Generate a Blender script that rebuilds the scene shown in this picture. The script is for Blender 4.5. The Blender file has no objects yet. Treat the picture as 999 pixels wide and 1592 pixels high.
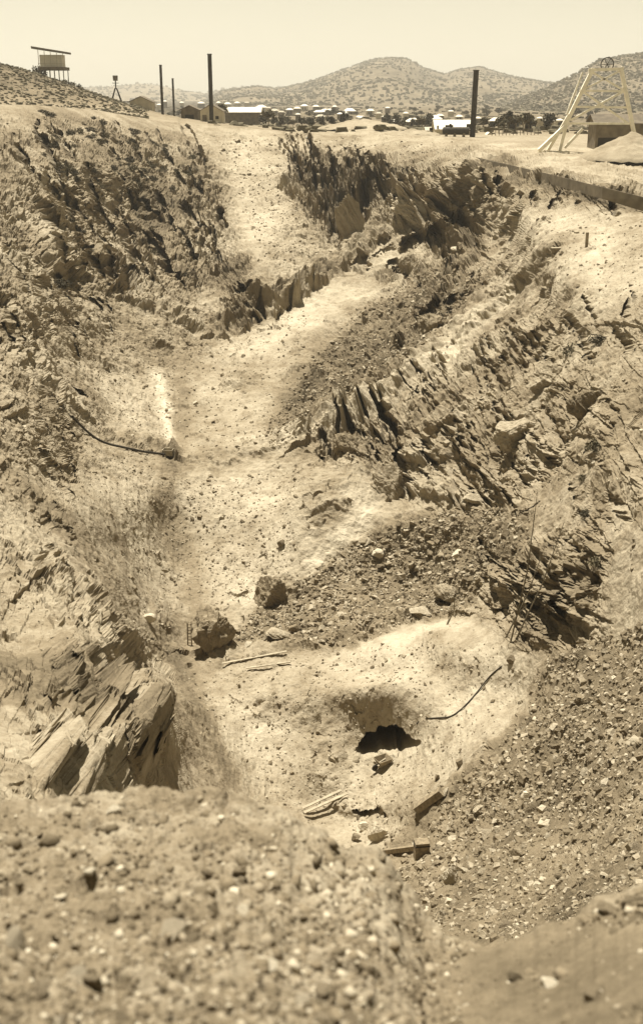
import bpy, math, random
import numpy as np
from mathutils import Vector, Matrix
random.seed(7); rng = np.random.default_rng(11)
C = bpy.context.scene.collection
sc = bpy.context.scene
R = math.radians
# ------------------------------------------------------------------ camera, sky, sun, exposure
PITCH = R(19.8); F = 1795.0; CX = 499.5; CY = 796.0
cP, sP = math.cos(PITCH), math.sin(PITCH)
cam = bpy.data.cameras.new('camera'); camo = bpy.data.objects.new('camera', cam); C.objects.link(camo)
camo.location = (0, 0, 0); camo.rotation_euler = (R(90) - PITCH, 0, 0)
cam.sensor_fit = 'VERTICAL'; cam.sensor_height = 115.0; cam.lens = F / 1592.0 * 115.0
cam.clip_start = 0.3; cam.clip_end = 40000
cam.dof.use_dof = True; cam.dof.focus_distance = 120; cam.dof.aperture_fstop = cam.lens / 31.0
sc.camera = camo
SUN = Vector((-0.14, 0.26, 0.95)).normalized()
elev = math.asin(SUN.z)
W = bpy.data.worlds.new('World'); sc.world = W; W.use_nodes = True
wn = W.node_tree; wn.nodes.clear()
wo = wn.nodes.new('ShaderNodeOutputWorld'); wb = wn.nodes.new('ShaderNodeBackground')
sky = wn.nodes.new('ShaderNodeTexSky'); sky.sky_type = 'NISHITA'; sky.sun_disc = False
sky.sun_elevation = elev; sky.sun_rotation = math.atan2(SUN.x, SUN.y)
sky.dust_density = 0.2; sky.air_density = 0.9
bw = wn.nodes.new('ShaderNodeRGBToBW'); mx = wn.nodes.new('ShaderNodeMix'); mx.data_type = 'RGBA'; mx.blend_type = 'MULTIPLY'
mx.inputs[0].default_value = 1.0; mx.inputs[7].default_value = (1.0, 0.935, 0.705, 1)     # the toned print: grey sky, cream paper
wn.links.new(sky.outputs[0], bw.inputs[0]); wn.links.new(bw.outputs[0], mx.inputs[6]); wn.links.new(mx.outputs[2], wb.inputs[0])
wb.inputs[1].default_value = 0.067
wn.links.new(wb.outputs[0], wo.inputs[0])
sl = bpy.data.lights.new('sun', 'SUN'); sl.energy = 5.0; sl.angle = R(0.5); sl.color = (1.0, 0.955, 0.87)
so = bpy.data.objects.new('sun', sl); C.objects.link(so); so.rotation_euler = SUN.to_track_quat('Z', 'Y').to_euler()
sc.view_settings.view_transform = 'Standard'; sc.view_settings.look = 'None'
sc.view_settings.exposure = 0.98; sc.view_settings.gamma = 1.0; sc.view_settings.use_curve_mapping = False

# ------------------------------------------------------------------ helpers
def ray(px, py):
    x = (px - CX) / F; v = (py - CY) / F
    return x, cP - v * sP, -sP - v * cP
def unproj(px, py, Y):
    x, y, z = ray(np.asarray(px, float), np.asarray(py, float)); t = Y / y
    return np.stack([x * t, np.asarray(Y, float) * np.ones_like(t), z * t], -1)
def tanof(py): _, y, z = ray(0, np.asarray(py, float)); return -z / y
def at_col(px, Y, z):                       # the point at distance Y and height z seen in pixel column px
    t = Y * cP - z * sP
    return np.stack([(px - CX) / F * t, Y + 0 * t, z + 0 * t], -1)
def smooth(a, b, x): t = np.clip((x - a) / (b - a), 0, 1); return t * t * (3 - 2 * t)

_G = rng.normal(size=(256, 3)); _G /= np.linalg.norm(_G, axis=1)[:, None]; _G = _G.astype(np.float32)
def _h(i, j, k): return ((i * 73856093) ^ (j * 19349663) ^ (k * 83492791)) >> 3 & 255
def noise(p):                               # gradient noise, about -1..1
    p = np.asarray(p, np.float32); f0 = np.floor(p); f = p - f0; i = f0.astype(np.int64)
    u = f * f * f * (f * (f * 6 - 15) + 10); out = 0
    for a in (0, 1):
        wa = u[..., 0] if a else 1 - u[..., 0]
        for b in (0, 1):
            wb_ = wa * (u[..., 1] if b else 1 - u[..., 1])
            for c in (0, 1):
                w = wb_ * (u[..., 2] if c else 1 - u[..., 2])
                g = _G[_h(i[..., 0] + a, i[..., 1] + b, i[..., 2] + c)]
                out = out + w * (g[..., 0] * (f[..., 0] - a) + g[..., 1] * (f[..., 1] - b) + g[..., 2] * (f[..., 2] - c))
    return out * 1.6
def fbm(p, o=4, g=0.5):
    s = 0; a = 1
    for k in range(o): s = s + a * noise(p * (2.03 ** k) + 17.3 * k); a *= g
    return s
def ridged(p, o=3, g=0.55):
    s = 0; a = 1
    for k in range(o): s = s + a * (1 - 2 * np.abs(noise(p * (2.1 ** k) + 9.1 * k))); a *= g
    return s
def cells(p, seed=0):                       # 2-D cellular facets: each cell a tilted flat face -> blocky relief
    q = np.floor(p).astype(np.int64); best = np.full(p.shape[:-1], 9.0); val = np.zeros(p.shape[:-1])
    for a in (-1, 0, 1):
        for b in (-1, 0, 1):
            i = q[..., 0] + a; j = q[..., 1] + b
            h = (i * 374761393 + j * 668265263 + seed * 974711) & 0x7fffffff
            h = ((h ^ (h >> 13)) * 1274126177) & 0x7fffffff
            r1 = (h & 1023) / 1023.; r2 = ((h >> 10) & 1023) / 1023.; r3 = ((h >> 20) & 1023) / 1023.
            dx = p[..., 0] - i - r1; dy = p[..., 1] - j - r2; d = dx * dx + dy * dy
            v = r3 - .5 + dx * (r1 - .5) * 1.6 + dy * (r2 - .2) * 1.6
            m = d < best; best = np.where(m, d, best); val = np.where(m, v, val)
    return val

def tag(o, label=None, cat=None, group=None, kind=None):
    if label: o['label'] = label
    if cat: o['category'] = cat
    if group: o['group'] = group
    if kind: o['kind'] = kind
    return o
def empty(name, loc, rz=0, **k):
    o = bpy.data.objects.new(name, None); o.empty_display_size = .5; C.objects.link(o)
    o.location = tuple(float(a) for a in loc); o.rotation_euler = (0, 0, rz); return tag(o, **k)
def link_mesh(name, me, mat, parent=None, **k):
    o = bpy.data.objects.new(name, me); C.objects.link(o)
    if mat is not None and not me.materials: me.materials.append(mat)
    if parent is not None: o.parent = parent
    return tag(o, **k)
def np_mesh(name, V, Fc, sm=False, cols=None):
    V = np.ascontiguousarray(V, np.float32).reshape(-1, 3); Fc = np.ascontiguousarray(Fc, np.int32); n = Fc.shape[1]
    me = bpy.data.meshes.new(name); me.vertices.add(len(V)); me.vertices.foreach_set('co', V.ravel())
    me.loops.add(Fc.size); me.loops.foreach_set('vertex_index', Fc.ravel())
    me.polygons.add(len(Fc)); me.polygons.foreach_set('loop_start', np.arange(0, Fc.size, n, dtype=np.int32))
    me.update(calc_edges=True)
    me.polygons.foreach_set('use_smooth', np.full(len(Fc), sm, bool))
    if cols is not None:
        a = me.attributes.new('tone', 'FLOAT', 'POINT'); a.data.foreach_set('value', np.ascontiguousarray(cols, np.float32).ravel())
    me.update(); return me
def grid_faces(nr, nc):
    r, c = np.meshgrid(np.arange(nr - 1), np.arange(nc - 1), indexing='ij'); a = (r * nc + c).ravel()
    return np.stack([a, a + 1, a + nc + 1, a + nc], -1)
class MB:                                   # collects simple solids into ONE mesh
    def __init__(s): s.v = []; s.f = []
    def add(s, vs, fs):
        n = len(s.v); s.v += [tuple(map(float, v)) for v in vs]; s.f += [tuple(n + i for i in f) for f in fs]; return s
    def box(s, c, d, rot=None):
        vs = [Vector((x * d[0] / 2, y * d[1] / 2, z * d[2] / 2)) for x in (-1, 1) for y in (-1, 1) for z in (-1, 1)]
        if rot is not None: vs = [rot @ v for v in vs]
        vs = [v + Vector(c) for v in vs]
        return s.add(vs, [(0, 1, 3, 2), (4, 6, 7, 5), (0, 4, 5, 1), (2, 3, 7, 6), (0, 2, 6, 4), (1, 5, 7, 3)])
    def bar(s, a, b, w, h=None):
        a = Vector(a); b = Vector(b); d = b - a; q = d.to_track_quat('Z', 'Y').to_matrix()
        return s.box((a + b) / 2, (w, h or w, d.length), q)
    def tube(s, a, b, r0, r1=None, n=12):
        a = Vector(a); b = Vector(b); r1 = r0 if r1 is None else r1; q = (b - a).to_track_quat('Z', 'Y').to_matrix()
        vs = []; 
        for c, r in ((a, r0), (b, r1)):
            for i in range(n): t = 2 * math.pi * i / n; vs.append(c + q @ Vector((r * math.cos(t), r * math.sin(t), 0)))
        fs = [(i, (i + 1) % n, n + (i + 1) % n, n + i) for i in range(n)] + [tuple(range(n))[::-1], tuple(range(n, 2 * n))]
        return s.add(vs, fs)
    def build(s, name, mat, parent=None, **k):
        me = bpy.data.meshes.new(name); me.from_pydata(s.v, [], s.f); me.update()
        return link_mesh(name, me, mat, parent, **k)

def mat_plain(name, col, var=.25, scale=2.0, rough=.85, bump=.3, metal=0.0, bscale=None):
    m = bpy.data.materials.new(name); m.use_nodes = True; nt = m.node_tree; N = nt.nodes; L = nt.links
    b = N['Principled BSDF']; b.inputs['Roughness'].default_value = rough; b.inputs['Metallic'].default_value = metal
    b.inputs['Specular IOR Level'].default_value = .2
    tc = N.new('ShaderNodeTexCoord'); n = N.new('ShaderNodeTexNoise'); n.inputs['Scale'].default_value = scale; n.inputs['Detail'].default_value = 6
    L.new(tc.outputs['Object'], n.inputs['Vector'])
    r = N.new('ShaderNodeMapRange'); r.inputs[1].default_value = .3; r.inputs[2].default_value = .7; r.inputs[3].default_value = 1 - var; r.inputs[4].default_value = 1 + var
    mm = N.new('ShaderNodeVectorMath'); mm.operation = 'SCALE'; mm.inputs[0].default_value = col
    L.new(n.outputs[0], r.inputs[0]); L.new(r.outputs[0], mm.inputs['Scale']); L.new(mm.outputs[0], b.inputs['Base Color'])
    if bump:
        bn = N.new('ShaderNodeTexNoise'); bn.inputs['Scale'].default_value = bscale or scale * 3; bn.inputs['Detail'].default_value = 5
        bp = N.new('ShaderNodeBump'); bp.inputs['Strength'].default_value = bump; bp.inputs['Distance'].default_value = .1
        L.new(tc.outputs['Object'], bn.inputs['Vector']); L.new(bn.outputs[0], bp.inputs['Height']); L.new(bp.outputs[0], b.inputs['Normal'])
    return m
SEP_D = (0.036, 0.027, 0.014); SEP_M = (0.21, 0.168, 0.107); SEP_L = (0.53, 0.465, 0.340)
def mat_earth(name, scales=(0.5, 2.2, 7.0), amp=(.05, .07, .06), bump=((1.2, .16), (4.0, .09)), gain=1.0):
    """tone attribute (0..1) through a sepia earth ramp, broken by noise in object space, with real bump"""
    m = bpy.data.materials.new(name); m.use_nodes = True; nt = m.node_tree; N = nt.nodes; L = nt.links
    b = N['Principled BSDF']; b.inputs['Roughness'].default_value = .95; b.inputs['Specular IOR Level'].default_value = .1
    at = N.new('ShaderNodeAttribute'); at.attribute_name = 'tone'; tc = N.new('ShaderNodeTexCoord')
    last = at.outputs['Fac']
    for s_, a_ in zip(scales, amp):
        n = N.new('ShaderNodeTexNoise'); n.inputs['Scale'].default_value = s_; n.inputs['Detail'].default_value = 7; n.inputs['Roughness'].default_value = .65
        L.new(tc.outputs['Object'], n.inputs['Vector'])
        r = N.new('ShaderNodeMapRange'); r.inputs[1].default_value = .3; r.inputs[2].default_value = .7; r.inputs[3].default_value = -a_; r.inputs[4].default_value = a_; r.clamp = False
        ad = N.new('ShaderNodeMath'); L.new(n.outputs[0], r.inputs[0]); L.new(last, ad.inputs[0]); L.new(r.outputs[0], ad.inputs[1]); last = ad.outputs[0]
    cr = N.new('ShaderNodeValToRGB'); e = cr.color_ramp.elements
    e[0].position = 0; e[0].color = (*SEP_D, 1); e[1].position = 1; e[1].color = (*[min(.8, c * gain) for c in SEP_L], 1); x = e.new(.5); x.color = (*SEP_M, 1)
    L.new(last, cr.inputs[0]); L.new(cr.outputs[0], b.inputs['Base Color'])
    prev = None
    for s_, d_ in bump:
        n = N.new('ShaderNodeTexNoise'); n.inputs['Scale'].default_value = s_; n.inputs['Detail'].default_value = 8; n.inputs['Roughness'].default_value = .6
        L.new(tc.outputs['Object'], n.inputs['Vector']); bp = N.new('ShaderNodeBump'); bp.inputs['Strength'].default_value = 1; bp.inputs['Distance'].default_value = d_
        L.new(n.outputs[0], bp.inputs['Height'])
        if prev: L.new(prev, bp.inputs['Normal'])
        prev = bp.outputs[0]
    L.new(prev, b.inputs['Normal']); return m
M_PIT = mat_earth('pit_earth'); M_FORE = mat_earth('spoil_earth', (3, 12, 40), (.05, .07, .06), ((9, .05), (35, .015)))
M_PLAIN = mat_earth('plain_earth', (.02, .1, .8), (.06, .06, .06), ((.5, .3),)); M_HILL = mat_earth('hill_earth', (.006, .03, .12), (.10, .12, .12), ((.02, 6), (.1, 1.5)))
M_ROCK = mat_earth('rock', (1.2, 5, 18), (.05, .05, .05), ((2.5, .12), (9, .05))); M_ROCKF = mat_earth('stone', (6, 30, 90), (.05, .05, .05), ((20, .012),))

# ------------------------------------------------------------------ the pit: a surface through measured points (px, py, distance)
CP = [ # far end and left rim
(-380,160,250),(-380,260,190),(-380,420,135),(-380,620,90),(-380,850,55),(-380,1080,32),(-380,1260,20),
(53,165,240),(150,172,270),(250,190,292),(330,195,300),(450,205,300),(53,250,190),(53,330,168),(150,250,214),(150,330,195),
(53,400,150),(53,500,130),(150,400,176),(150,480,158),(250,300,236),(250,440,182),(330,440,195),(350,350,226),(300,260,258),(320,215,285),
(430,212,292),(400,330,238),(420,260,262),(400,400,203),(372,460,186),(350,530,170),(270,490,172),(200,480,166),
(53,600,112),(120,560,138),(150,650,126),(100,640,115),(200,700,121),(240,590,150),(262,705,127),(262,722,121),(53,700,96),(100,730,103),
(53,800,80),(100,800,87),(170,850,95),(200,790,106),(260,800,112),(53,900,64),(130,900,75),(200,950,86),(295,1000,95),(280,900,103),(250,960,93),
(200,1040,72),(262,1060,82),(150,1000,52),(53,950,55),(53,1100,36),(100,1200,30),(180,1100,48),(225,1150,46),(262,1180,60),(53,1230,25),(230,1230,44),(150,1060,47),
(275,1120,71),(330,1150,77),(400,1240,74),(300,1250,61),(330,1200,72),(400,1150,80.5),
# mid bottom and bench
(350,960,99),(400,800,115),(330,720,124),(450,697,128),(350,650,138),(350,590,152),(430,600,148),(400,900,106),(340,1010,93),(340,1030,90),
(450,960,99),(450,1010,92),(450,1035,88),(600,990,90),(600,1010,87),(720,958,90),(730,985,86),(600,1060,84),(500,1100,83),(700,1060,82),(780,1040,78),(810,1080,74),
(600,1120,81),(602,1180,78),(500,1200,77),(700,1150,74),(560,1260,74),(470,1290,72),(600,1350,65),(650,1320,65),(640,1250,70),
(700,1220,69),(700,1460,42),(800,1460,37),(900,1300,48),(900,1100,62),(930,1400,32),(930,1250,49),(780,1200,64),(780,1350,52),(600,1450,48),(400,1420,45),
# middle rubble and right wall
(500,880,106),(600,900,104),(600,820,110),(720,860,98),(800,800,94),(900,950,72),(830,960,78),(800,900,84),(930,860,74),(930,760,81),(930,1000,68),
(500,760,118),(450,750,122),(540,700,128),(620,775,115),(700,780,106),(560,800,113),(850,745,94),(930,700,86),(640,590,141),(640,680,124),(700,600,130),(800,660,108),(850,550,118),(790,450,151),(850,450,135),
(500,600,149),(560,520,165),(600,480,175),(700,400,190),(780,350,187),(680,500,158),(740,440,166),
(600,330,226),(600,200,305),(480,230,278),(500,350,226),(500,430,198),(560,250,264),(560,300,240),(590,400,206),(700,290,214),(720,370,196),(650,250,250),
(930,500,110),(930,600,96),(930,420,124),(930,350,143),(820,335,162),(820,400,150),(880,440,125),(870,390,137),
(735,250,212),(935,298,152),(850,272,178),(735,275,205),(850,310,166),(935,325,146),(850,238,215),(935,260,185),(735,220,270),(640,214,285),(850,228,245),(935,232,240),
(1100,250,215),(1100,330,140),(1100,500,95),(1100,700,72),(1100,1000,52),(1100,1300,33),(1380,260,200),(1380,500,85),(1380,800,55),(1380,1200,30),(1380,1450,20),(1100,1500,22),(-380,1420,15),(53,1380,18),(200,1400,30),(930,1550,24),(700,1560,34)]
CP = np.array(CP, float)
def tps_fit(P, v, lam=2e-4):
    X = P / 500.0; n = len(X); d2 = ((X[:, None] - X[None]) ** 2).sum(-1); K = .5 * d2 * np.log(d2 + 1e-12) + lam * np.eye(n)
    Q = np.c_[np.ones(n), X]; A = np.block([[K, Q], [Q.T, np.zeros((3, 3))]]); return X, np.linalg.solve(A, np.r_[v, 0, 0, 0])
def tps_eval(fit, px, py):
    X, w = fit; x = px / 500.; y = py / 500.; out = w[-3] + w[-2] * x + w[-1] * y
    for (a, b), k in zip(X, w): d2 = (x - a) ** 2 + (y - b) ** 2; out = out + k * .5 * d2 * np.log(d2 + 1e-12)
    return out
FIT = tps_fit(CP[:, :2], np.log(CP[:, 2]))
RIMX = [-380, 53, 150, 250, 330, 450, 520, 590, 640, 735, 850, 935, 1380]; RIMY = [160, 163, 171, 189, 194, 205, 207, 197, 210, 217, 226, 231, 255]
def rim(px): return np.interp(px, RIMX, RIMY)

def seg_dist(px, py, poly):
    best = np.full(px.shape, 1e9); side = np.zeros(px.shape)
    for (ax, ay), (bx, by) in zip(poly[:-1], poly[1:]):
        dx, dy = bx - ax, by - ay; t = np.clip(((px - ax) * dx + (py - ay) * dy) / (dx * dx + dy * dy), 0, 1)
        ex = px - ax - t * dx; ey = py - ay - t * dy; d = np.hypot(ex, ey); m = d < best
        best = np.where(m, d, best); side = np.where(m, np.sign(dx * ey - dy * ex), side)
    return best, side            # side > 0: below/right of a left-to-right line
def in_poly(px, py, poly, soft):
    ins = np.zeros(px.shape, bool); n = len(poly)
    for i in range(n):
        (ax, ay), (bx, by) = poly[i], poly[(i + 1) % n]
        if ay == by: continue
        c = ((ay > py) != (by > py)) & (px < (bx - ax) * (py - ay) / (by - ay) + ax); ins ^= c
    d, _ = seg_dist(px, py, poly + [poly[0]]); return smooth(-soft, soft, np.where(ins, d, -d))

# rock outcrop areas: (polygon, relief in m, coarse size)
CRAGS = [ # polygon, relief, strata direction (deg below horizontal, to the right), strata spacing
 ([(-300,150),(53,165),(200,182),(330,212),(392,420),(380,470),(300,450),(215,470),(150,440),(53,560),(-300,800)], .66, 60, 15),
 ([(440,215),(560,235),(600,300),(560,350),(500,380),(455,300)], 1.0, 66, 12),
 ([(560,240),(700,250),(770,300),(760,400),(690,415),(600,360),(560,300)], 1.0, 50, 22),
 ([(330,470),(520,395),(700,330),(720,400),(560,420),(400,500),(340,535)], .26, 62, 9),
 ([(590,600),(700,520),(850,470),(890,560),(880,720),(790,790),(660,790),(560,740)], .45, 58, 15),
 ([(480,650),(600,600),(650,760),(560,740),(500,730)], .7, 60, 14),
 ([(740,880),(930,800),(930,990),(820,1010),(760,960)], .8, 46, 18),
 ([(-300,850),(70,850),(160,920),(250,1080),(255,1240),(-300,1300)], 1.25, 78, 30),
 ([(-300,560),(80,560),(130,700),(110,850),(-300,880)], .6, 52, 20),
 ([(735,255),(850,285),(1300,310),(1300,330),(850,325),(760,300)], .25, 70, 16),
 ([(880,480),(1300,480),(1300,900),(900,800),(870,640)], .4, 60, 30),
 ([(640,440),(760,380),(800,420),(700,500),(640,520)], .6, -35, 16)]
RUBBLE = [
 ([(400,660),(470,590),(560,480),(690,420),(760,420),(680,530),(600,590),(500,650),(430,700)], .8),
 ([(350,1000),(400,940),(560,830),(700,790),(830,790),(800,860),(740,900),(730,960),(560,1000),(450,1015)], 1.),
 ([(600,1330),(700,1200),(820,1100),(850,1010),(1300,950),(1300,1500),(700,1520),(560,1420)], 1.),
 ([(430,760),(520,740),(620,780),(560,810),(470,850)], .3)]
SMOOTH = [
 [(215,735),(480,735),(470,880),(330,965),(285,965)], [(140,600),(480,520),(450,690),(270,708),(170,680)], [(660,1135),(800,1050),(835,1085),(690,1245),(615,1195)],
 [(510,1012),(735,962),(795,1040),(690,1110),(540,1085)], [(300,1100),(480,1140),(500,1250),(340,1240)], [(790,328),(1300,328),(1300,460),(870,450)], [(345,205),(450,215),(450,340),(400,400),(370,330)],
 [(120,740),(215,735),(290,980),(240,960),(160,860)], [(330,545),(520,440),(600,380),(620,400),(440,560)], [(760,215),(1380,230),(1380,300),(930,290),(750,248)], [(560,200),(700,215),(690,240),(560,235)]]
BANDS = [([(665,325),(700,350),(560,455),(430,565),(340,560),(480,450),(600,365)], 14), ([(800,435),(835,462),(715,560),(610,622),(530,652),(440,702),(425,690),(520,628),(620,575),(700,510)], 8),
 ([(610,785),(640,795),(560,850),(470,905),(440,895),(520,835)], 8), ([(700,300),(740,330),(720,350),(690,330)], 6)]
BULGE = [(600,1098,95,34,2.6), (300,700,120,40,0), (490,800,70,60,2.2), (700,1030,90,50,2.0), (560,760,60,40,1.5), (640,300,60,30,2.0), (480,560,60,40,1.0), (205,1120,40,60,1.5), (330,640,40,60,-.6), (285,860,36,110,-1.1)]
CREV = [ # area, how many, direction, half width, half length (px), depth
 ([(55,190),(300,210),(390,430),(330,450),(200,440),(60,420)], 110, 60, (2.0,5), (7,24), (1.0,2.8)), ([(-50,190),(60,190),(60,560),(-50,560)], 26, 60, (3,6), (8,20), (1,2.6)),
 ([(60,430),(200,450),(150,560),(60,560)], 16, 60, (2,4), (6,14), (.8,2)), ([(440,225),(560,240),(590,330),(500,370)], 26, 66, (2,4.5), (14,34), (1,3)), ([(560,260),(740,280),(750,390),(680,400)], 24, 48, (2.5,7), (10,26), (1,3)),
 ([(340,480),(520,400),(700,340),(700,400),(500,460),(380,520)], 14, -32, (1.5,2.6), (8,20), (.6,1.2)), ([(600,600),(850,480),(890,700),(790,780),(650,770)], 70, 57, (1.6,3.6), (6,20), (.6,1.8)),
 ([(640,430),(780,370),(800,420),(660,520)], 20, -38, (2,4), (6,18), (.6,1.8)), ([(490,660),(600,610),(640,760),(520,720)], 18, 55, (2.5,5), (8,20), (1,2.6)), ([(750,880),(930,820),(930,990),(800,1000)], 24, 45, (2.5,6), (12,34), (.8,2.4)),
 ([(60,900),(150,930),(240,1100),(245,1220),(60,1230)], 34, 72, (3,7), (12,40), (1.2,3.2)), ([(60,580),(120,660),(110,840),(60,850)], 16, 52, (2,4), (8,20), (.8,2)), ([(750,280),(1040,315),(1040,335),(760,305)], 22, 75, (3,6), (5,10), (.8,2)),
 ([(870,460),(1040,460),(1040,860),(900,800)], 26, 60, (3,7), (8,22), (.8,2.4)), ([(90,930),(250,1000),(270,1060),(180,1040)], 20, 30, (2,4), (6,14), (.8,2))]
STEPS = [ # ledges: lip polyline (left to right), width above, drop in m
 ([(60,575),(105,625),(170,680),(255,712)], 26, 1.6), ([(270,715),(350,716),(430,700),(480,682)], 20, .9),
 ([(300,1018),(400,1020),(520,1005),(640,975),(720,958)], 22, 1.4), ([(480,680),(560,645),(600,615),(650,590)], 26, 1.4),
 ([(330,522),(380,498),(440,478),(500,440)], 18, 1.3), ([(200,470),(280,500),(340,528)], 20, 1.6),
 ([(445,300),(500,330),(545,300)], 26, 2.4), ([(560,290),(620,300),(660,330)], 20, 2.6), ([(640,330),(690,375),(740,395)], 22, 2.6),
 ([(740,253),(830,277),(935,302),(1100,330)], 16, 2.6), ([(560,425),(640,440),(700,400)], 18, 1.6),
 ([(760,880),(810,930),(860,950),(905,930)], 20, 1.2), ([(640,660),(690,655),(712,640)], 18, 1.3), ([(640,765),(720,770),(790,780)], 16, 1.6),
 ([(120,935),(160,975),(200,1020)], 18, 1.8), ([(530,1262),(575,1268),(610,1262)], 12, 1.2),
 ([(350,600),(430,600),(480,570)], 10, .6), ([(240,632),(310,634)], 6, .5), ([(490,815),(540,805)], 8, .7),
 ([(400,505),(480,455),(560,400),(640,345),(720,300)], 30, 2.6), ([(630,530),(690,460),(745,400),(790,350)], 28, 2.6), ([(480,690),(560,640),(640,592),(720,530),(800,452),(850,405)], 34, 1.8),
 ([(640,620),(700,590),(760,560),(840,520)], 30, 1.3), ([(650,720),(720,700),(800,660),(870,610)], 30, 1.3), ([(560,300),(600,270),(680,262),(740,285)], 26, 2.0), ([(150,200),(200,235),(240,240)], 20, 1.4), ([(60,330),(130,400),(190,430)], 24, 1.6),
 ([(60,880),(110,930),(150,990),(190,1070),(240,1110)], 26, 2.2)]
DENTS = [ # px, py, rx, ry, rot deg, depth m
 (584,1158,32,13,-12,9), (618,1156,36,15,8,10), (600,1152,38,12,0,10), (229,1138,9,28,-8,3.5), (124,1205,20,44,8,6), (118,1080,10,46,-12,3.5), (62,1190,13,36,0,6), (170,1165,7,30,-14,4), (95,1030,9,34,-8,4), (190,1010,7,22,-30,3), (150,1120,12,22,-20,4), (72,880,17,24,0,3),
 (132,950,30,9,38,3), (628,728,13,40,-18,5.5), (600,650,9,26,-20,2), (893,962,20,30,-25,4), (800,910,42,6,52,3), (850,945,34,5,45,2.5), (382,447,18,10,-10,5),
 (400,494,14,5,-27,1.5), (590,306,36,22,0,6), (560,330,10,26,-15,4), (692,378,34,22,35,6), (730,350,10,30,-35,4), (655,305,30,9,20,4), (640,375,26,8,-35,3), (520,365,10,22,-20,3), (468,262,9,34,-22,3.5), (500,285,7,38,-25,3), (525,300,8,34,-25,3), (548,250,6,26,-25,2),
 (700,400,24,10,30,4), (105,600,30,8,42,3), (66,450,18,22,0,4), (576,1266,28,6,0,2.5), (540,690,30,7,-38,2.5), (515,715,16,10,-20,2.5), (560,735,24,6,-30,1.5),
 (690,640,8,20,30,2), (740,765,30,5,30,2), (770,770,20,5,40,2), (345,345,6,18,-20,3), (330,400,6,24,-25,2), (290,380,6,30,-28,2), (250,330,6,30,-28,2), (240,400,7,28,-28,2),
 (200,430,10,16,-25,2.5), (215,360,8,30,-28,2),(180,300,9,22,-25,2.5), (165,350,8,26,-28,2), (300,330,7,26,-25,2), (270,420,7,24,-28,2), (260,250,10,16,-20,1.5), (310,250,9,22,-15,2),
 (120,1000,9,26,-20,2.5), (170,1110,6,30,-20,2), (90,1060,7,40,-10,2.5), (150,1040,8,18,-30,2), (205,1075,8,12,0,1.5), (100,720,26,5,55,1.5), (110,770,20,5,50,1.2),
 (640,430,14,14,0,3), (610,410,12,12,0,2.4), (665,500,20,10,-35,2.5), (800,520,30,4,40,1), (760,600,4,18,-20,1), (870,840,20,6,-40,2), (820,790,24,5,-30,1.4), (560,410,20,7,-30,1.8)]
CAVE_DIR = np.array([0.02, 1.0, -0.25])
BED = np.array([0.87, 0.06, 0.50])                      # bedding dips steeply to the right and strikes along the cut

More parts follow.
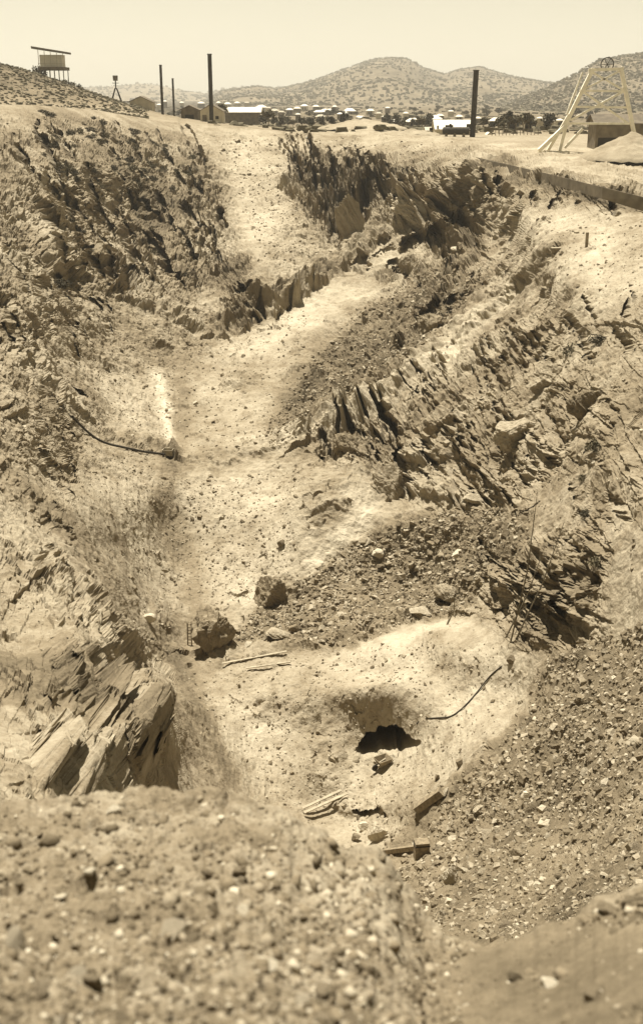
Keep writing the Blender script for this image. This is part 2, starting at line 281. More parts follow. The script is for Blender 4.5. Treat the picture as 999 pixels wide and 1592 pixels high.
NC, NR = 1010, 1150
cu = np.linspace(0, 1, NC); pxs = np.where(True, CX + (cu - .5) * 1080, 0)
pxs = np.concatenate([np.linspace(-380, pxs[0] - 6, 70), pxs, np.linspace(pxs[-1] + 6, 1380, 70)]); NC = len(pxs)
vr = np.linspace(0, 1, NR)
PX = np.tile(pxs[None], (NR, 1)); PY = 1560 + (rim(PX) - 1560) * (vr ** .97)[:, None]
def pit_build(PX, PY):
    Y = np.exp(tps_eval(FIT, PX, PY)); P = unproj(PX, PY, Y)
    gr = np.gradient(P, axis=0); gc = np.gradient(P, axis=1); n = np.cross(gc, gr); n /= np.linalg.norm(n, axis=-1)[..., None] + 1e-9
    V_ = -P / np.linalg.norm(P, axis=-1)[..., None]; dv = (n * V_).sum(-1); n *= np.sign(dv)[..., None]; face = .06 + .94 * smooth(.03, .5, np.abs(dv))
    # wobble the pixel coordinates of the features so that no outline is a clean curve
    w1 = fbm(P * .22, 3); w2 = fbm(P * .22 + 50, 3); w3 = fbm(P * .9 + 20, 2); w5 = fbm(P * 2.4 + 70, 2); w6 = fbm(P * 2.4 + 110, 2); sc_ = np.clip(95 / Y, .3, 1.25)
    QX = PX + (w1 * 9 + w3 * 5 + w5 * 2) * sc_; QY = PY + (w2 * 9 + w3 * 3 + w6 * 2.5) * sc_
    crag = np.zeros(PX.shape); rub = np.zeros(PX.shape); hs = np.zeros(PX.shape)
    A = np.clip(Y / 115, .22, 1.5); rimf = smooth(0, 18, PY - rim(PX))
    patch = smooth(-.45, .45, fbm(P * .10 + 31, 3)); rough = fbm(P * .32 + 8, 5, .6)
    for i, (poly, a, ang, lam) in enumerate(CRAGS):
        xs = [q[0] for q in poly]; ys = [q[1] for q in poly]
        m = (PX > min(xs) - 40) & (PX < max(xs) + 40) & (PY > min(ys) - 40) & (PY < max(ys) + 40)
        k = a * in_poly(QX[m], QY[m], poly, 20); c, s_ = math.cos(R(ang)), math.sin(R(ang))
        x = PX[m] + w1[m] * 7; y = PY[m] + w2[m] * 7; u = x * c + y * s_; t = -x * s_ + y * c
        S = np.stack([t / lam, u / (lam * 6.5), 0 * t + i * 7.3], -1); S2 = np.stack([t / lam * 2.6, u / (lam * 6), 0 * t + i * 5.3], -1); S3 = np.stack([t / (lam * 2.8), u / (lam * 4.5), 0 * t + i * 3.3], -1)
        saw = t / (lam * 1.3) + noise(S3) * 1.3; saw = saw - np.floor(saw)                     # overlapping slabs
        wv_ = noise(S3 + 9) * 1.2
        f = noise(S3) * 1.0 + noise(S) * .25 + (saw - .5) * .8 * (noise(S3 + 40) > -.1)
        f += cells(np.stack([t / (lam * 3.0) + 3 * i + wv_ * .3, u / (lam * 6) + wv_ * .3], -1), i) * 1.0 + cells(np.stack([t / (lam * 1.1) + wv_, u / (lam * 2.8)], -1), i + 20) * .55 + cells(np.stack([t / (lam * .5), u / (lam * .9) + wv_], -1), i + 40) * .42
        f = f * (.35 + .85 * patch[m]) + rough[m] * .40
        f += .34 * w3[m] + .22 * w5[m]; hs[m] = np.where(k > crag[m], k * f, hs[m]); crag[m] = np.maximum(crag[m], k)
    for poly, a in RUBBLE: rub = np.maximum(rub, a * in_poly(QX, QY, poly, 14))
    for poly, sf in BANDS:
        k = in_poly(PX + w1 * 8 + w3 * 4, PY + w2 * 8 + w3 * 4, poly, sf); crag *= 1 - .75 * k; hs *= 1 - .75 * k; rub *= 1 - .7 * k; band = np.maximum(band, k) if 'band' in dir() else k
    S = P
    h = hs * 1.6 * A * (.15 + .85 * face) * (.35 + .65 * smooth(2, 34, PY - rim(PX)))
    # scree and rubble relief
    h += rub * (fbm(P * .5, 4) * .30 + cells(P[..., :2] * .9 + w1[..., None], 1) * .32) * A
    soft = (1 - np.clip(crag, 0, 1))
    h += soft * (fbm(P * .15 + 4, 5, .55) * .55 + .10 * fbm(P * 1.6, 3)) * A
    lump = smooth(.15, .7, fbm(P * .3 + 70, 3)); h += soft * lump * cells(P[..., :2] * .75 + 3 + w3[..., None] * .3, 9) * .6 * A
    sm = np.zeros(PX.shape)
    for poly in SMOOTH: sm = np.maximum(sm, in_poly(QX, QY, poly, 12))
    rill = (1 - np.abs(noise(np.stack([(PX + w1 * 10) / 15, PY / 130, 0 * PX], -1))) * 2) * .11 * smooth(-.2, .5, w2) + noise(np.stack([(PX + w3 * 4) / 6, PY / 60, 0 * PX + 5], -1)) * .06
    h *= 1 - .52 * sm * (1 - np.clip(rub, 0, 1) * .5)
    h += sm * rill * A
    for cx, cy, rx, ry, hh_ in BULGE: h += hh_ * np.exp(-((PX - cx) / rx) ** 2 - ((PY - cy) / ry) ** 2)
    for poly, w, a in STEPS:
        xs = [q[0] for q in poly]; ys = [q[1] for q in poly]
        m = (PX > min(xs) - 90) & (PX < max(xs) + 90) & (PY > min(ys) - 90) & (PY < max(ys) + 90)
        d, sd = seg_dist(PX[m] + w1[m] * 6 * sc_[m] + w3[m] * 4, PY[m] + w2[m] * 8 * sc_[m] + w3[m] * 4 + w6[m] * 2, poly); k = np.where(sd > 0, np.exp(-(d / 3.6) ** 2), np.exp(-(d / w) ** 2)); h[m] += a * k * A[m] * (.3 + .7 * face[m]) * np.clip(.45 + .9 * w2[m], 0, 1.1)
    disp = n * (h * rimf)[..., None]
    ext = []; rr = np.random.default_rng(3)
    for poly, nn, ang, rw, rl, rd in CREV:
        xs = [q[0] for q in poly]; ys = [q[1] for q in poly]; got = 0
        while got < nn:
            x, y = rr.uniform(min(xs), max(xs)), rr.uniform(min(ys), max(ys))
            if in_poly(np.array([x]), np.array([y]), poly, 1)[0] < .5: continue
            k = rr.uniform(.6, 1.5) ** 2; ext.append((x, y, rr.uniform(*rw) * k ** .5, rr.uniform(*rl) * k, ang - 90 + rr.normal(0, 9), rr.uniform(*rd) * k ** .5)); got += 1
    for cx, cy, rx, ry, rot, dep in DENTS + ext:
        m = (abs(PX - cx) < 90) & (abs(PY - cy) < 90); c, s = math.cos(R(rot)), math.sin(R(rot))
        qx = QX[m] - cx; qy = QY[m] - cy; u = (qx * c + qy * s) / rx; v = (-qx * s + qy * c) / ry
        k = 1 - smooth(.72, 1.12, np.sqrt(u * u + v * v)); disp[m] += (k * dep * np.clip(A[m], .55, 1.5))[:, None] * CAVE_DIR
    # ---- tone of the ground, plus shade painted in by some of the streaks
    tone = .60 + fbm(P * .10 + 90, 4) * .13 + .05 * fbm(P * .7 + 33, 3)
    tone -= np.clip(crag, 0, 1) * (.0 + .26 * smooth(-.1, .6, fbm(P * .09 + 40, 4)) + .06 * smooth(0, .6, fbm(P * 1.2, 2)))
    tone -= rub * (.20 + .10 * fbm(P * .25, 3)); tone += sm * .05 + band * .04 - .10 * smooth(.1, .7, fbm(P * .45 + 61, 4)) * (1 - np.clip(crag, 0, 1))
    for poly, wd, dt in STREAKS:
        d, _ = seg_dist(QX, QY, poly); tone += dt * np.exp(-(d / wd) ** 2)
    tone += .02 * fbm(P * 2.5, 2)
    return P + disp, tone, crag, rub, h
STREAKS = [([(335,505),(385,492),(440,465),(515,415)], 13, -.22), ([(560,290),(640,285),(720,330)], 26, -.10), ([(285,590),(285,640),(275,690),(262,730),(270,800),(310,900),(305,960)], 18, -.13), ([(262,730),(250,760),(285,840)], 30, -.10),  # ridge-underside and chute streaks are shade painted into the ground tone
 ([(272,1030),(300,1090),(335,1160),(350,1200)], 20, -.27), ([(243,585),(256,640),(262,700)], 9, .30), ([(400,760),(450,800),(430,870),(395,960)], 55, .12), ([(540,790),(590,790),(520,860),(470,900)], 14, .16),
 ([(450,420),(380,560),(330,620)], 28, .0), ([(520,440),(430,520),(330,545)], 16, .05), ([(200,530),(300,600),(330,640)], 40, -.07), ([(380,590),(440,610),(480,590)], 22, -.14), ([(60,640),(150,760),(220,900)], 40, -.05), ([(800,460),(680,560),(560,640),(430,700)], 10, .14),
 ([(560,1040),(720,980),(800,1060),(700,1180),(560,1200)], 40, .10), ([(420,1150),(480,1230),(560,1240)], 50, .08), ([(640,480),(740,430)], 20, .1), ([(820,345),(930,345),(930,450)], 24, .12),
 ([(150,200),(90,260),(70,330)], 26, .05), ([(350,240),(400,320),(390,380)], 40, .08), ([(210,440),(215,480)], 12, .1), ([(740,262),(830,287),(935,312),(1100,340)], 7, -.3),  # terrace-edge streak paints the shaded side of the bank into the tone
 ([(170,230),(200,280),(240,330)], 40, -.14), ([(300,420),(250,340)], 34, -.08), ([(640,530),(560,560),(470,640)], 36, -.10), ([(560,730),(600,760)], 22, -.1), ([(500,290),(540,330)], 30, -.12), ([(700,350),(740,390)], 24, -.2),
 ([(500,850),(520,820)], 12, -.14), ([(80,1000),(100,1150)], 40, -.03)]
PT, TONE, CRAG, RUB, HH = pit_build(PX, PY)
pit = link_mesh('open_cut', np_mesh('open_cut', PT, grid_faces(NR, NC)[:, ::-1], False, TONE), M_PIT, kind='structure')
pit['label'] = 'deep open cut with steep pale rock walls and scree'; pit['category'] = 'terrain'
def pit_pos(px, py):
    c = np.interp(px, pxs, np.arange(NC)); r0, r1 = rim(px), 1560
    v = np.clip((py - 1560) / (r0 - 1560), 0, 1) ** (1 / .97); r = v * (NR - 1)
    ci = np.clip(np.floor(c).astype(int), 0, NC - 2); ri = np.clip(np.floor(r).astype(int), 0, NR - 2); fc = (c - ci)[..., None]; fr = (r - ri)[..., None]
    return PT[ri, ci] * (1 - fc) * (1 - fr) + PT[ri, ci + 1] * fc * (1 - fr) + PT[ri + 1, ci] * (1 - fc) * fr + PT[ri + 1, ci + 1] * fc * fr
def pp(px, py): return Vector(pit_pos(np.array(px, float), np.array(py, float)).tolist())
def mpp(p): return (p.y * cP - p.z * sP) / F            # metres per photo pixel at point p

# ------------------------------------------------------------------ the plain beyond the rim
def plain_z(X, Y):
    z = np.interp(Y, [0, 250, 350, 520, 900, 2200, 12000, 40000], [-8, -8, -9.3, -12.5, -13.5, -14, -18, -18.])
    z = z + 16.5 * np.exp(-(((X + 108) / 46) ** 2 + ((Y - 372) / 60) ** 2)) + 5.5 * np.exp(-(((X + 95) / 60) ** 2 + ((Y - 330) / 55) ** 2))
    return z
def rimpt(px): return PT_rim_x(px)
RIMP = PT[-1]
def ground_pos(px, Y):
    px = np.asarray(px, float); Y = np.asarray(Y, float)
    Y0 = np.interp(px, pxs, RIMP[:, 1]); Z0 = np.interp(px, pxs, RIMP[:, 2]); z = Z0
    for _ in range(3):
        p = at_col(px, Y, z); g = plain_z(p[..., 0], p[..., 1]); k = smooth(0, 70, Y - Y0); z = Z0 * (1 - k) + g * k
        z = z + k * .35 * fbm(np.stack([p[..., 0], p[..., 1], 0 * p[..., 0]], -1) * .03, 4)
    return at_col(px, Y, z)
gr_s = np.concatenate([np.linspace(0, 1, 90) ** 1.5 * 260, 260 + (np.linspace(0, 1, 80)[1:] ** 2.2) * 14000])
gpx = np.concatenate([np.linspace(-380, -40, 20)[:-1], np.linspace(-40, 1040, 400), np.linspace(1040, 1380, 20)[1:]])
gY = np.interp(gpx, pxs, RIMP[:, 1])[None] + gr_s[:, None]
GP = ground_pos(np.tile(gpx[None], (len(gr_s), 1)), gY)
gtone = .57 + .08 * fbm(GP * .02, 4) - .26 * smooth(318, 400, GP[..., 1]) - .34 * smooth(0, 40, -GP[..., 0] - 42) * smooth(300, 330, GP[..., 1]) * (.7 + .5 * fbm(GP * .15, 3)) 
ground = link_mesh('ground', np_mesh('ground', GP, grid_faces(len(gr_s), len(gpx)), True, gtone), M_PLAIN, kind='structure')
def gp(px, Y): return Vector(ground_pos(float(px), float(Y)).tolist())
def gp_at(px, py):                                      # ground point seen at a pixel beyond the rim
    Ys = np.geomspace(255, 3000, 600); p = ground_pos(np.full(600, float(px)), Ys); i = int(np.argmin(abs(-p[:, 2] / p[:, 1] - tanof(py)) + (p[:, 1] < 300) * 0)); return Vector(p[i].tolist())

# ------------------------------------------------------------------ hills
def hill(name, xs, ys, px0, px1, Yb, Yc, seed, tone, rough, nc=500):
    px = np.linspace(px0, px1, nc); cy = np.interp(px, xs, ys); s = np.concatenate([np.linspace(0, 1, 110), 1 + np.linspace(0, 1, 30)[1:] * .7])
    zc = -tanof(cy) * Yc; zb = -16.0; Yy = Yb + (Yc - Yb) * s[:, None] + 0 * px[None]
    X = (px[None] - CX) / F * Yc * cP * (.55 + .45 * s[:, None]); q = np.stack([X, Yy, 0 * X], -1)
    sp = ridged(q / 620 + seed, 4, .5) * .5
    prof = np.where(s < 1, np.clip(s, 0, 1) ** 1.25 * .72 + smooth(.35, 1, s) * .28, 1 - (s - 1) * 1.3)[:, None]
    k = np.clip(np.sin(np.pi * np.clip(s, 0, 1.0)), 0, 1)[:, None]
    z = zb + (zc[None] - zb) * prof + k * (zc[None] - zb) * rough * sp
    Xc = (px[None] - CX) / F * (Yy * cP - z * sP)
    # keep the crest from being overtopped
    zmax = (-tanof(cy))[None] * Yy * 1.0; z = np.where((s < 1)[:, None], np.minimum(z, zmax - (1 - prof) * 3), z)
    V = np.stack([Xc, Yy, z], -1); t = tone + .10 * fbm(V / 300, 4) + 0 * z
    o = link_mesh(name, np_mesh(name, V, grid_faces(len(s), nc), True, t), M_HILL, kind='structure'); return V
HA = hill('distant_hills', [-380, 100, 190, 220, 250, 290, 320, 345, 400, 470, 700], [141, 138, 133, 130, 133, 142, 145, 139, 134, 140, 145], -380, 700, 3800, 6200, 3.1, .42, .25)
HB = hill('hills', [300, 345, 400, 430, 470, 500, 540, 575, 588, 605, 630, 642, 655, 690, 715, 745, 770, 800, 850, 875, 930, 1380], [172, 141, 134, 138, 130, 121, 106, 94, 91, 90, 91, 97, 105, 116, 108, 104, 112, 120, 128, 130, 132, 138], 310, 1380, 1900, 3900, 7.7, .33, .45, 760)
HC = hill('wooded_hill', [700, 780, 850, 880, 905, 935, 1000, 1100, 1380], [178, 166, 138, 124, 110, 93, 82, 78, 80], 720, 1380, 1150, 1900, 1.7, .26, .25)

# ------------------------------------------------------------------ near spoil bank the camera stands on
FX = [-380, 53, 150, 250, 380, 450, 520, 600, 640, 660, 700, 760, 850, 940, 1000, 1380]
FYc = [1250, 1240, 1233, 1228, 1236, 1262, 1300, 1342, 1392, 1432, 1464, 1472, 1446, 1400, 1380, 1300]
def fcrest(px): return np.interp(px, FX, FYc)
fpx = np.linspace(-420, 1420, 620); nf = 430; nb = 26
fs = np.linspace(0, 1, nf)[:, None]; FPX = np.tile(fpx[None], (nf + nb, 1))
cr = fcrest(fpx)[None] + 9 * noise(np.stack([fpx * .02, 0 * fpx, 0 * fpx], -1))[None] + 4 * noise(np.stack([fpx * .09, 0 * fpx, 0 * fpx + 3], -1))[None]
fpy = 2050 + (cr - 2050) * fs ** .9
Yc_ = np.interp(fpx, [-380, 250, 640, 760, 1380], [8.6, 9.2, 8.6, 7.6, 7.6])[None]
fY = np.exp(np.log(1.55) + (np.log(Yc_) - np.log(1.55)) * fs ** .9)
FP = unproj(np.tile(fpx[None], (nf, 1)), fpy, fY)
bb = np.linspace(0, 1, nb + 1)[1:, None]; last = FP[-1][None]
BK = np.repeat(last, nb, 0).copy(); BK[..., 1] += bb * 9; BK[..., 2] -= bb ** 1.15 * 13; BK[..., 0] *= (1 + .8 * bb)
FP = np.concatenate([FP, BK]); smoothr = smooth(690, 780, FPX) * smooth(1380, 1450, np.concatenate([fpy, np.full((nb, len(fpx)), 1400.)])) * .75
FP[..., 2] += (1 - smoothr) * (.09 * fbm(FP * 1.1, 4) + .05 * fbm(FP * 5, 3) + .07 * cells(FP[..., :2] * 4 + .3 * fbm(FP * 3, 2)[..., None], 2)) + smoothr * .012 * fbm(FP * 4, 3)
ftone = .54 + .12 * fbm(FP * .9, 4) + .05 * fbm(FP * 5, 3) - .16 * smoothr + .10 * smooth(300, 500, FPX) * (1 - smooth(600, 700, FPX)) - .05 * smooth(1420, 1520, np.concatenate([fpy, np.full((nb, len(fpx)), 1300.)]))
fore = link_mesh('spoil_bank', np_mesh('spoil_bank', FP, grid_faces(nf + nb, len(fpx))[:, ::-1], True, ftone), M_FORE, kind='structure')
def fore_pos(px, py):
    c = np.interp(px, fpx, np.arange(len(fpx))); ci = np.round(c).astype(int); s_ = np.clip((py - 2050) / (cr[0][ci] - 2050), 0, 1) ** (1 / .9)
    return FP[np.clip(np.round(s_ * (nf - 1)).astype(int), 0, nf - 1), ci]

# ------------------------------------------------------------------ rocks
def ico(sub):
    t = (1 + 5 ** .5) / 2; V = [(-1, t, 0), (1, t, 0), (-1, -t, 0), (1, -t, 0), (0, -1, t), (0, 1, t), (0, -1, -t), (0, 1, -t), (t, 0, -1), (t, 0, 1), (-t, 0, -1), (-t, 0, 1)]
    Fc = [(0, 11, 5), (0, 5, 1), (0, 1, 7), (0, 7, 10), (0, 10, 11), (1, 5, 9), (5, 11, 4), (11, 10, 2), (10, 7, 6), (7, 1, 8), (3, 9, 4), (3, 4, 2), (3, 2, 6), (3, 6, 8), (3, 8, 9), (4, 9, 5), (2, 4, 11), (6, 2, 10), (8, 6, 7), (9, 8, 1)]
    V = [Vector(v).normalized() for v in V]
    for _ in range(sub):
        mid = {}; F2 = []
        def m(a, b):
            k = (min(a, b), max(a, b))
            if k not in mid: mid[k] = len(V); V.append(((V[a] + V[b]) / 2).normalized())
            return mid[k]
        for a, b, c in Fc: x, y, z = m(a, b), m(b, c), m(c, a); F2 += [(a, x, z), (b, y, x), (c, z, y), (x, y, z)]
        Fc = F2
    return np.array([tuple(v) for v in V]), np.array(Fc)
ICO = {k: ico(k) for k in (1, 2, 4, 5)}
def rock_shape(sub, r, cuts=9, flat=.6, rough=0.0, strata=None):
    V, Fc = ICO[sub]; V = V.copy()
    for _ in range(cuts):
        n = r.normal(size=3); n /= np.linalg.norm(n); d = r.uniform(.45, .8); k = V @ n - d; V -= np.clip(k, 0, None)[:, None] * n
    V *= np.array([r.uniform(.8, 1.3), r.uniform(.7, 1.1), flat * r.uniform(.7, 1.2)])
    if rough:
        u = V / (np.linalg.norm(V, axis=1)[:, None] + 1e-9); o = r.uniform(0, 50)
        dd = rough * fbm(V * 2.2 + o, 5, .55)
        if strata is not None: dd = dd + rough * .75 * ridged(np.stack([V @ strata * 3.2, V[:, 1] * .7, V[:, 0] * .4], -1) + o, 3)
        V += u * dd[:, None]
    return V / np.abs(V[:, 0]).max(), Fc
def box_rock(r, big=False):
    V = np.array([(x, y, z) for x in (-1, 1) for y in (-1, 1) for z in (-1, 1)], float) * [1, r.uniform(.5, .95), r.uniform(.25, .65)]; V += r.uniform(-.24, .24, V.shape); V[:, :2] *= np.where(V[:, 2:] > 0, r.uniform(.55, .95), 1)
    Q = [(0, 1, 3, 2), (4, 6, 7, 5), (0, 4, 5, 1), (2, 3, 7, 6), (0, 2, 6, 4), (1, 5, 7, 3)]; return V, np.array([t_ for a, b, c, d in Q for t_ in ((a, b, c), (a, c, d))])
PROTO = [rock_shape(1, rng, 8, rng.uniform(.4, .8)) for _ in range(5)] + [box_rock(rng) for _ in range(11)]
PROTO2 = [rock_shape(2, rng, 16, rng.uniform(.35, .8), .035) for _ in range(12)]
def rot_mats(n, tilt=.5):
    a = rng.uniform(0, 2 * np.pi, n); b = rng.normal(0, tilt, n); c = rng.normal(0, tilt, n); out = np.zeros((n, 3, 3))
    ca, sa, cb, sb, cc, sc2 = np.cos(a), np.sin(a), np.cos(b), np.sin(b), np.cos(c), np.sin(c); z = 0 * a; o = z + 1
    Rz = np.stack([ca, -sa, z, sa, ca, z, z, z, o], -1).reshape(-1, 3, 3); Rx = np.stack([o, z, z, z, cb, -sb, z, sb, cb], -1).reshape(-1, 3, 3); Ry = np.stack([cc, z, sc2, z, o, z, -sc2, z, cc], -1).reshape(-1, 3, 3)
    return Rz @ Rx @ Ry
def poly_samples(poly, n, soft=10):
    xs = [q[0] for q in poly]; ys = [q[1] for q in poly]; out = np.zeros((0, 2))
    while len(out) < n:
        p = np.stack([rng.uniform(max(-60, min(xs)), min(1060, max(xs)), n * 2), rng.uniform(min(ys), max(ys), n * 2)], -1)
        out = np.concatenate([out, p[rng.uniform(size=len(p)) < in_poly(p[:, 0], p[:, 1], poly, soft)]])
    return out[:n]
RT = {}
def tone_rock(t, stone=False):              # a rock's own colour is a flat tone stored on a shared mesh
    return t
def rock_mesh(proto, t, name='rock', sm=False):
    V, Fc = proto; return np_mesh(name, V, Fc, sm, np.full(len(V), t))
TONES = [.34, .44, .52, .60, .70, .82]
SHARED = {}
def shared_rock(fine, stone):
    k = (int(rng.integers(len(PROTO2))), int(rng.choice(6, p=[.14, .24, .26, .18, .12, .06])), stone)
    if k not in SHARED: SHARED[k] = rock_mesh(PROTO2[k[0]], TONES[k[1]]); SHARED[k].materials.append(M_ROCKF if stone else M_ROCK)
    return SHARED[k]
# region: polygon, how many small ones go into the loose rubble, px size, largest kept as individuals, label, group
REG = [
 ([(640,1330),(700,1230),(820,1120),(850,1020),(1040,960),(1040,1420),(760,1465),(660,1440),(600,1360)], 6500, 6.4, 48, 120, 'angular grey rock lying loose on the rubble slope at lower right', 'rocks on the lower right rubble slope'),
 ([(350,1000),(400,940),(560,850),(700,790),(830,790),(800,860),(750,900),(730,955),(560,995),(450,1012)], 4200, 4.6, 30, 84, 'broken rock lying on the rubble band above the middle bench', 'rocks on the middle rubble band'),
 ([(410,670),(470,590),(560,480),(690,420),(760,420),(680,530),(600,590),(500,650),(430,700)], 2800, 3.8, 22, 50, 'small pale rock on the diagonal rubble strip below the upper crags', 'rocks on the diagonal rubble strip'),
 ([(-50,900),(120,900),(260,1010),(280,1060),(200,1060),(100,980),(-50,960)], 500, 3.2, 14, 0, '', ''),
 ([(60,560),(130,640),(260,720),(300,900),(280,990),(200,960),(100,800),(-40,640)], 1700, 2.5, 10, 0, '', ''),
 ([(260,740),(480,740),(460,900),(330,960),(290,900)], 1300, 2.2, 9, 0, '', ''),
 ([(300,1020),(800,1010),(820,1090),(600,1330),(420,1250),(280,1060)], 1900, 2.6, 11, 0, '', ''),
 ([(130,480),(480,480),(480,700),(270,712),(100,640)], 1800, 2.4, 9, 0, '', ''),
 ([(760,330),(1040,330),(1040,900),(760,800),(640,600)], 2300, 2.7, 13, 0, '', ''),
 ([(-50,180),(320,220),(390,450),(340,520),(100,560),(-50,500)], 1200, 2.6, 11, 0, '', ''),
 ([(330,210),(450,215),(470,330),(560,400),(420,420)], 1000, 2.2, 9, 0, '', ''),
 ([(480,215),(740,230),(760,330),(620,330),(500,260)], 600, 2.4, 9, 0, '', '')]
SV, SF, ST, off = [], [], [], 0; ind = []
for poly, n, s0, smax, nind, lab, grp in REG:
    q = poly_samples(poly, n); px_s = np.clip(s0 * .62 * rng.uniform(.02, 1, n) ** -.42, 1.6, smax * rng.uniform(.6, 1, n)); P = pit_pos(q[:, 0], q[:, 1])
    msz = px_s * (P[:, 1] * cP - P[:, 2] * sP) / F; order = np.argsort(-px_s); M = rot_mats(n, .45); tn = rng.choice(TONES, n, p=[.12, .22, .26, .2, .13, .07]) + rng.normal(0, .03, n)
    for i in order[:nind]: ind.append((P[i], msz[i] * .5, M[i], lab, grp))
    for i in order[nind:]:
        V, Fc = PROTO[rng.integers(16)]; V = (V * msz[i] * .55) @ M[i].T + P[i] + [0, 0, msz[i] * .06]
        SV.append(V); SF.append(Fc + off); off += len(V); ST.append(np.full(len(V), tn[i]))
link_mesh('rubble', np_mesh('rubble', np.concatenate(SV), np.concatenate(SF), False, np.concatenate(ST)), M_ROCK, label='loose broken rock strewn over the slopes of the pit', cat='rubble', kind='stuff')
def place_rock(me, P, s, M, lab, grp, name='rock', cat='rock'):
    o = bpy.data.objects.new(name, me); C.objects.link(o); mw = Matrix([list(r) for r in M]).to_4x4()
    o.matrix_world = Matrix.Translation(Vector([float(a) for a in P]) + Vector((0, 0, s * .12))) @ mw @ Matrix.Scale(float(s), 4); return tag(o, lab, cat, grp)
for P, s, M, lab, grp in ind: place_rock(shared_rock(True, False), P, s, M, lab, grp)
# pebbles and stones of the near bank
n = 9500; qx = rng.uniform(-60, 1060, n); fr = rng.uniform(0, 1, n) ** .8; qy = fcrest(qx) + 4 + fr * (1640 - fcrest(qx))
keep = ~((qx > 715) & (qy > 1442) & (rng.uniform(size=n) < .95)) & ~((qx > 590) & (qx < 705) & (rng.uniform(size=n) < .6)); qx, qy = qx[keep], qy[keep]; n = len(qx)
P = fore_pos(qx, qy); ps = np.clip(5.2 * rng.uniform(.01, 1, n) ** -.45, 4, 42 * rng.uniform(.5, 1, n)) * (.6 + .6 * (qy - 1230) / 350)
ms = ps * (P[:, 1] * cP - P[:, 2] * sP) / F; order = np.argsort(-ps); M = rot_mats(n, .4); SV, SF, ST, off = [], [], [], 0
tn = rng.choice([.26, .36, .46, .60, .82, 1.0], n, p=[.18, .28, .27, .18, .06, .03])
for i in order[75:]:
    V, Fc = PROTO[rng.integers(16)]; V = (V * ms[i] * .55) @ M[i].T + P[i]; SV.append(V); SF.append(Fc + off); off += len(V); ST.append(np.full(len(V), tn[i]))
link_mesh('gravel', np_mesh('gravel', np.concatenate(SV), np.concatenate(SF), True, np.concatenate(ST)), M_ROCKF, label='small stones and grit covering the near spoil bank', cat='gravel', kind='stuff')
for i in order[:75]: place_rock(shared_rock(True, True), P[i], ms[i] * .5, M[i], 'blurred stone half sunk in the near spoil bank', 'stones on the near spoil bank', 'stone', 'stone')
for px, py, w, t, lab in [(411,1503,42,1.0,'large round white stone at the bottom of the near bank'), (376,1418,40,.8,'flat pale stone on the near bank with a dark shadow below it'),
   (268,1462,44,.66,'broad sandy stone on the near bank left of the white stone'), (176,1266,24,.85,'small white stone near the crest of the bank on the left'), (488,1335,18,.3,'small dark stone on the pale patch of the near bank'),
   (850,1536,40,1.0,'white stone at the lower right edge of the near bank'), (803,1524,26,.2,'dark stone in the smooth earth at lower right'), (142,1374,22,.92,'rounded white stone at the left of the near bank'), (192,1362,26,.4,'dark lump with a hollow at the left of the near bank')]:
    V, Fc = rock_shape(4, rng, 9, .7, .05); me = np_mesh('stone', V, Fc, True, np.full(len(V), t)); me.materials.append(M_ROCKF); P_ = fore_pos(np.array([px]), np.array([py]))[0]
    place_rock(me, P_, w / 2 * (P_[1] * cP - P_[2] * sP) / F, rot_mats(1, .2)[0], lab, None, 'stone', 'stone')

def boulder(px, py, w, h, t, lab, tilt=0.0, st=(.8, 0, .6), rough=.16, cuts=8, depth=.8, name='boulder', dz=0.0):
    p = pp(px, py); m = mpp(p); br = np.random.default_rng(px * 31 + py); V, Fc = rock_shape(5 if w > 35 else 4, br, cuts, 1.0, rough, np.array(st)); V = V / np.abs(V).max(0)
    V = V * np.array([w / 2, w / 2 * depth, h / 2 * 1.05]) * m; c, s = math.cos(tilt), math.sin(tilt); V = np.stack([V[:, 0] * c - V[:, 2] * s, V[:, 1], V[:, 0] * s + V[:, 2] * c], -1)
    V[:, 2] -= V[:, 2].min() + h * m * (.24 if w > 55 else .12)
    tn = t + .12 * ridged(np.stack([V @ np.array(st) / m * .09, V[:, 1] * .3, V[:, 0] * .2], -1), 3) - .04
    me = np_mesh(name, V, Fc, False, tn); o = link_mesh(name, me, M_ROCK, label=lab, cat='boulder'); o.location = p + Vector((0, 0, dz * m)); return o
boulder(334, 1012, 74, 68, .40, 'large layered dark boulder standing beside the small ladder', -.5, (.55, .1, .8), .13)
boulder(421, 932, 62, 66, .42, 'upright dark boulder alone on the pale slope above the rubble', .25, (.9, 0, .35), .12)
boulder(440, 858, 14, 14, .38, 'small dark stone perched above the upright boulder', rough=.1)
boulder(692, 934, 52, 34, .50, 'broad tilted slab in the middle of the rubble band', -.6, (.4, .1, .9), .09)
boulder(586, 868, 22, 16, .82, 'white block on the rubble band left of the pale flat stone', rough=.06)
boulder(711, 864, 26, 13, .95, 'flat white stone on the upper part of the rubble band', rough=.04)
boulder(234, 966, 21, 17, .95, 'white rock lying alone on the scree left of the ladder', rough=.05)
boulder(586, 1308, 36, 32, .70, 'rounded pale boulder with a dark underside below the tunnel', rough=.08)
boulder(565, 1290, 18, 14, .8, 'small pale rock against the rounded boulder below the tunnel', rough=.05)
boulder(553, 1312, 18, 14, .45, 'small grey rock in front of the rounded boulder below the tunnel', rough=.05)
boulder(815, 1240, 25, 18, .98, 'white angular slab on the lower right rubble slope', -.2, rough=.03, cuts=12)
boulder(740, 1262, 20, 17, .56, 'blocky grey rock lying right of the fallen log', rough=.06, cuts=12)
boulder(713, 1192, 14, 15, .34, 'dark square rock at the edge of the pale slope right of the tunnel', rough=.04, cuts=12)
boulder(679, 1214, 9, 13, .3, 'little dark rock on the pale slope below the tunnel', rough=.04)
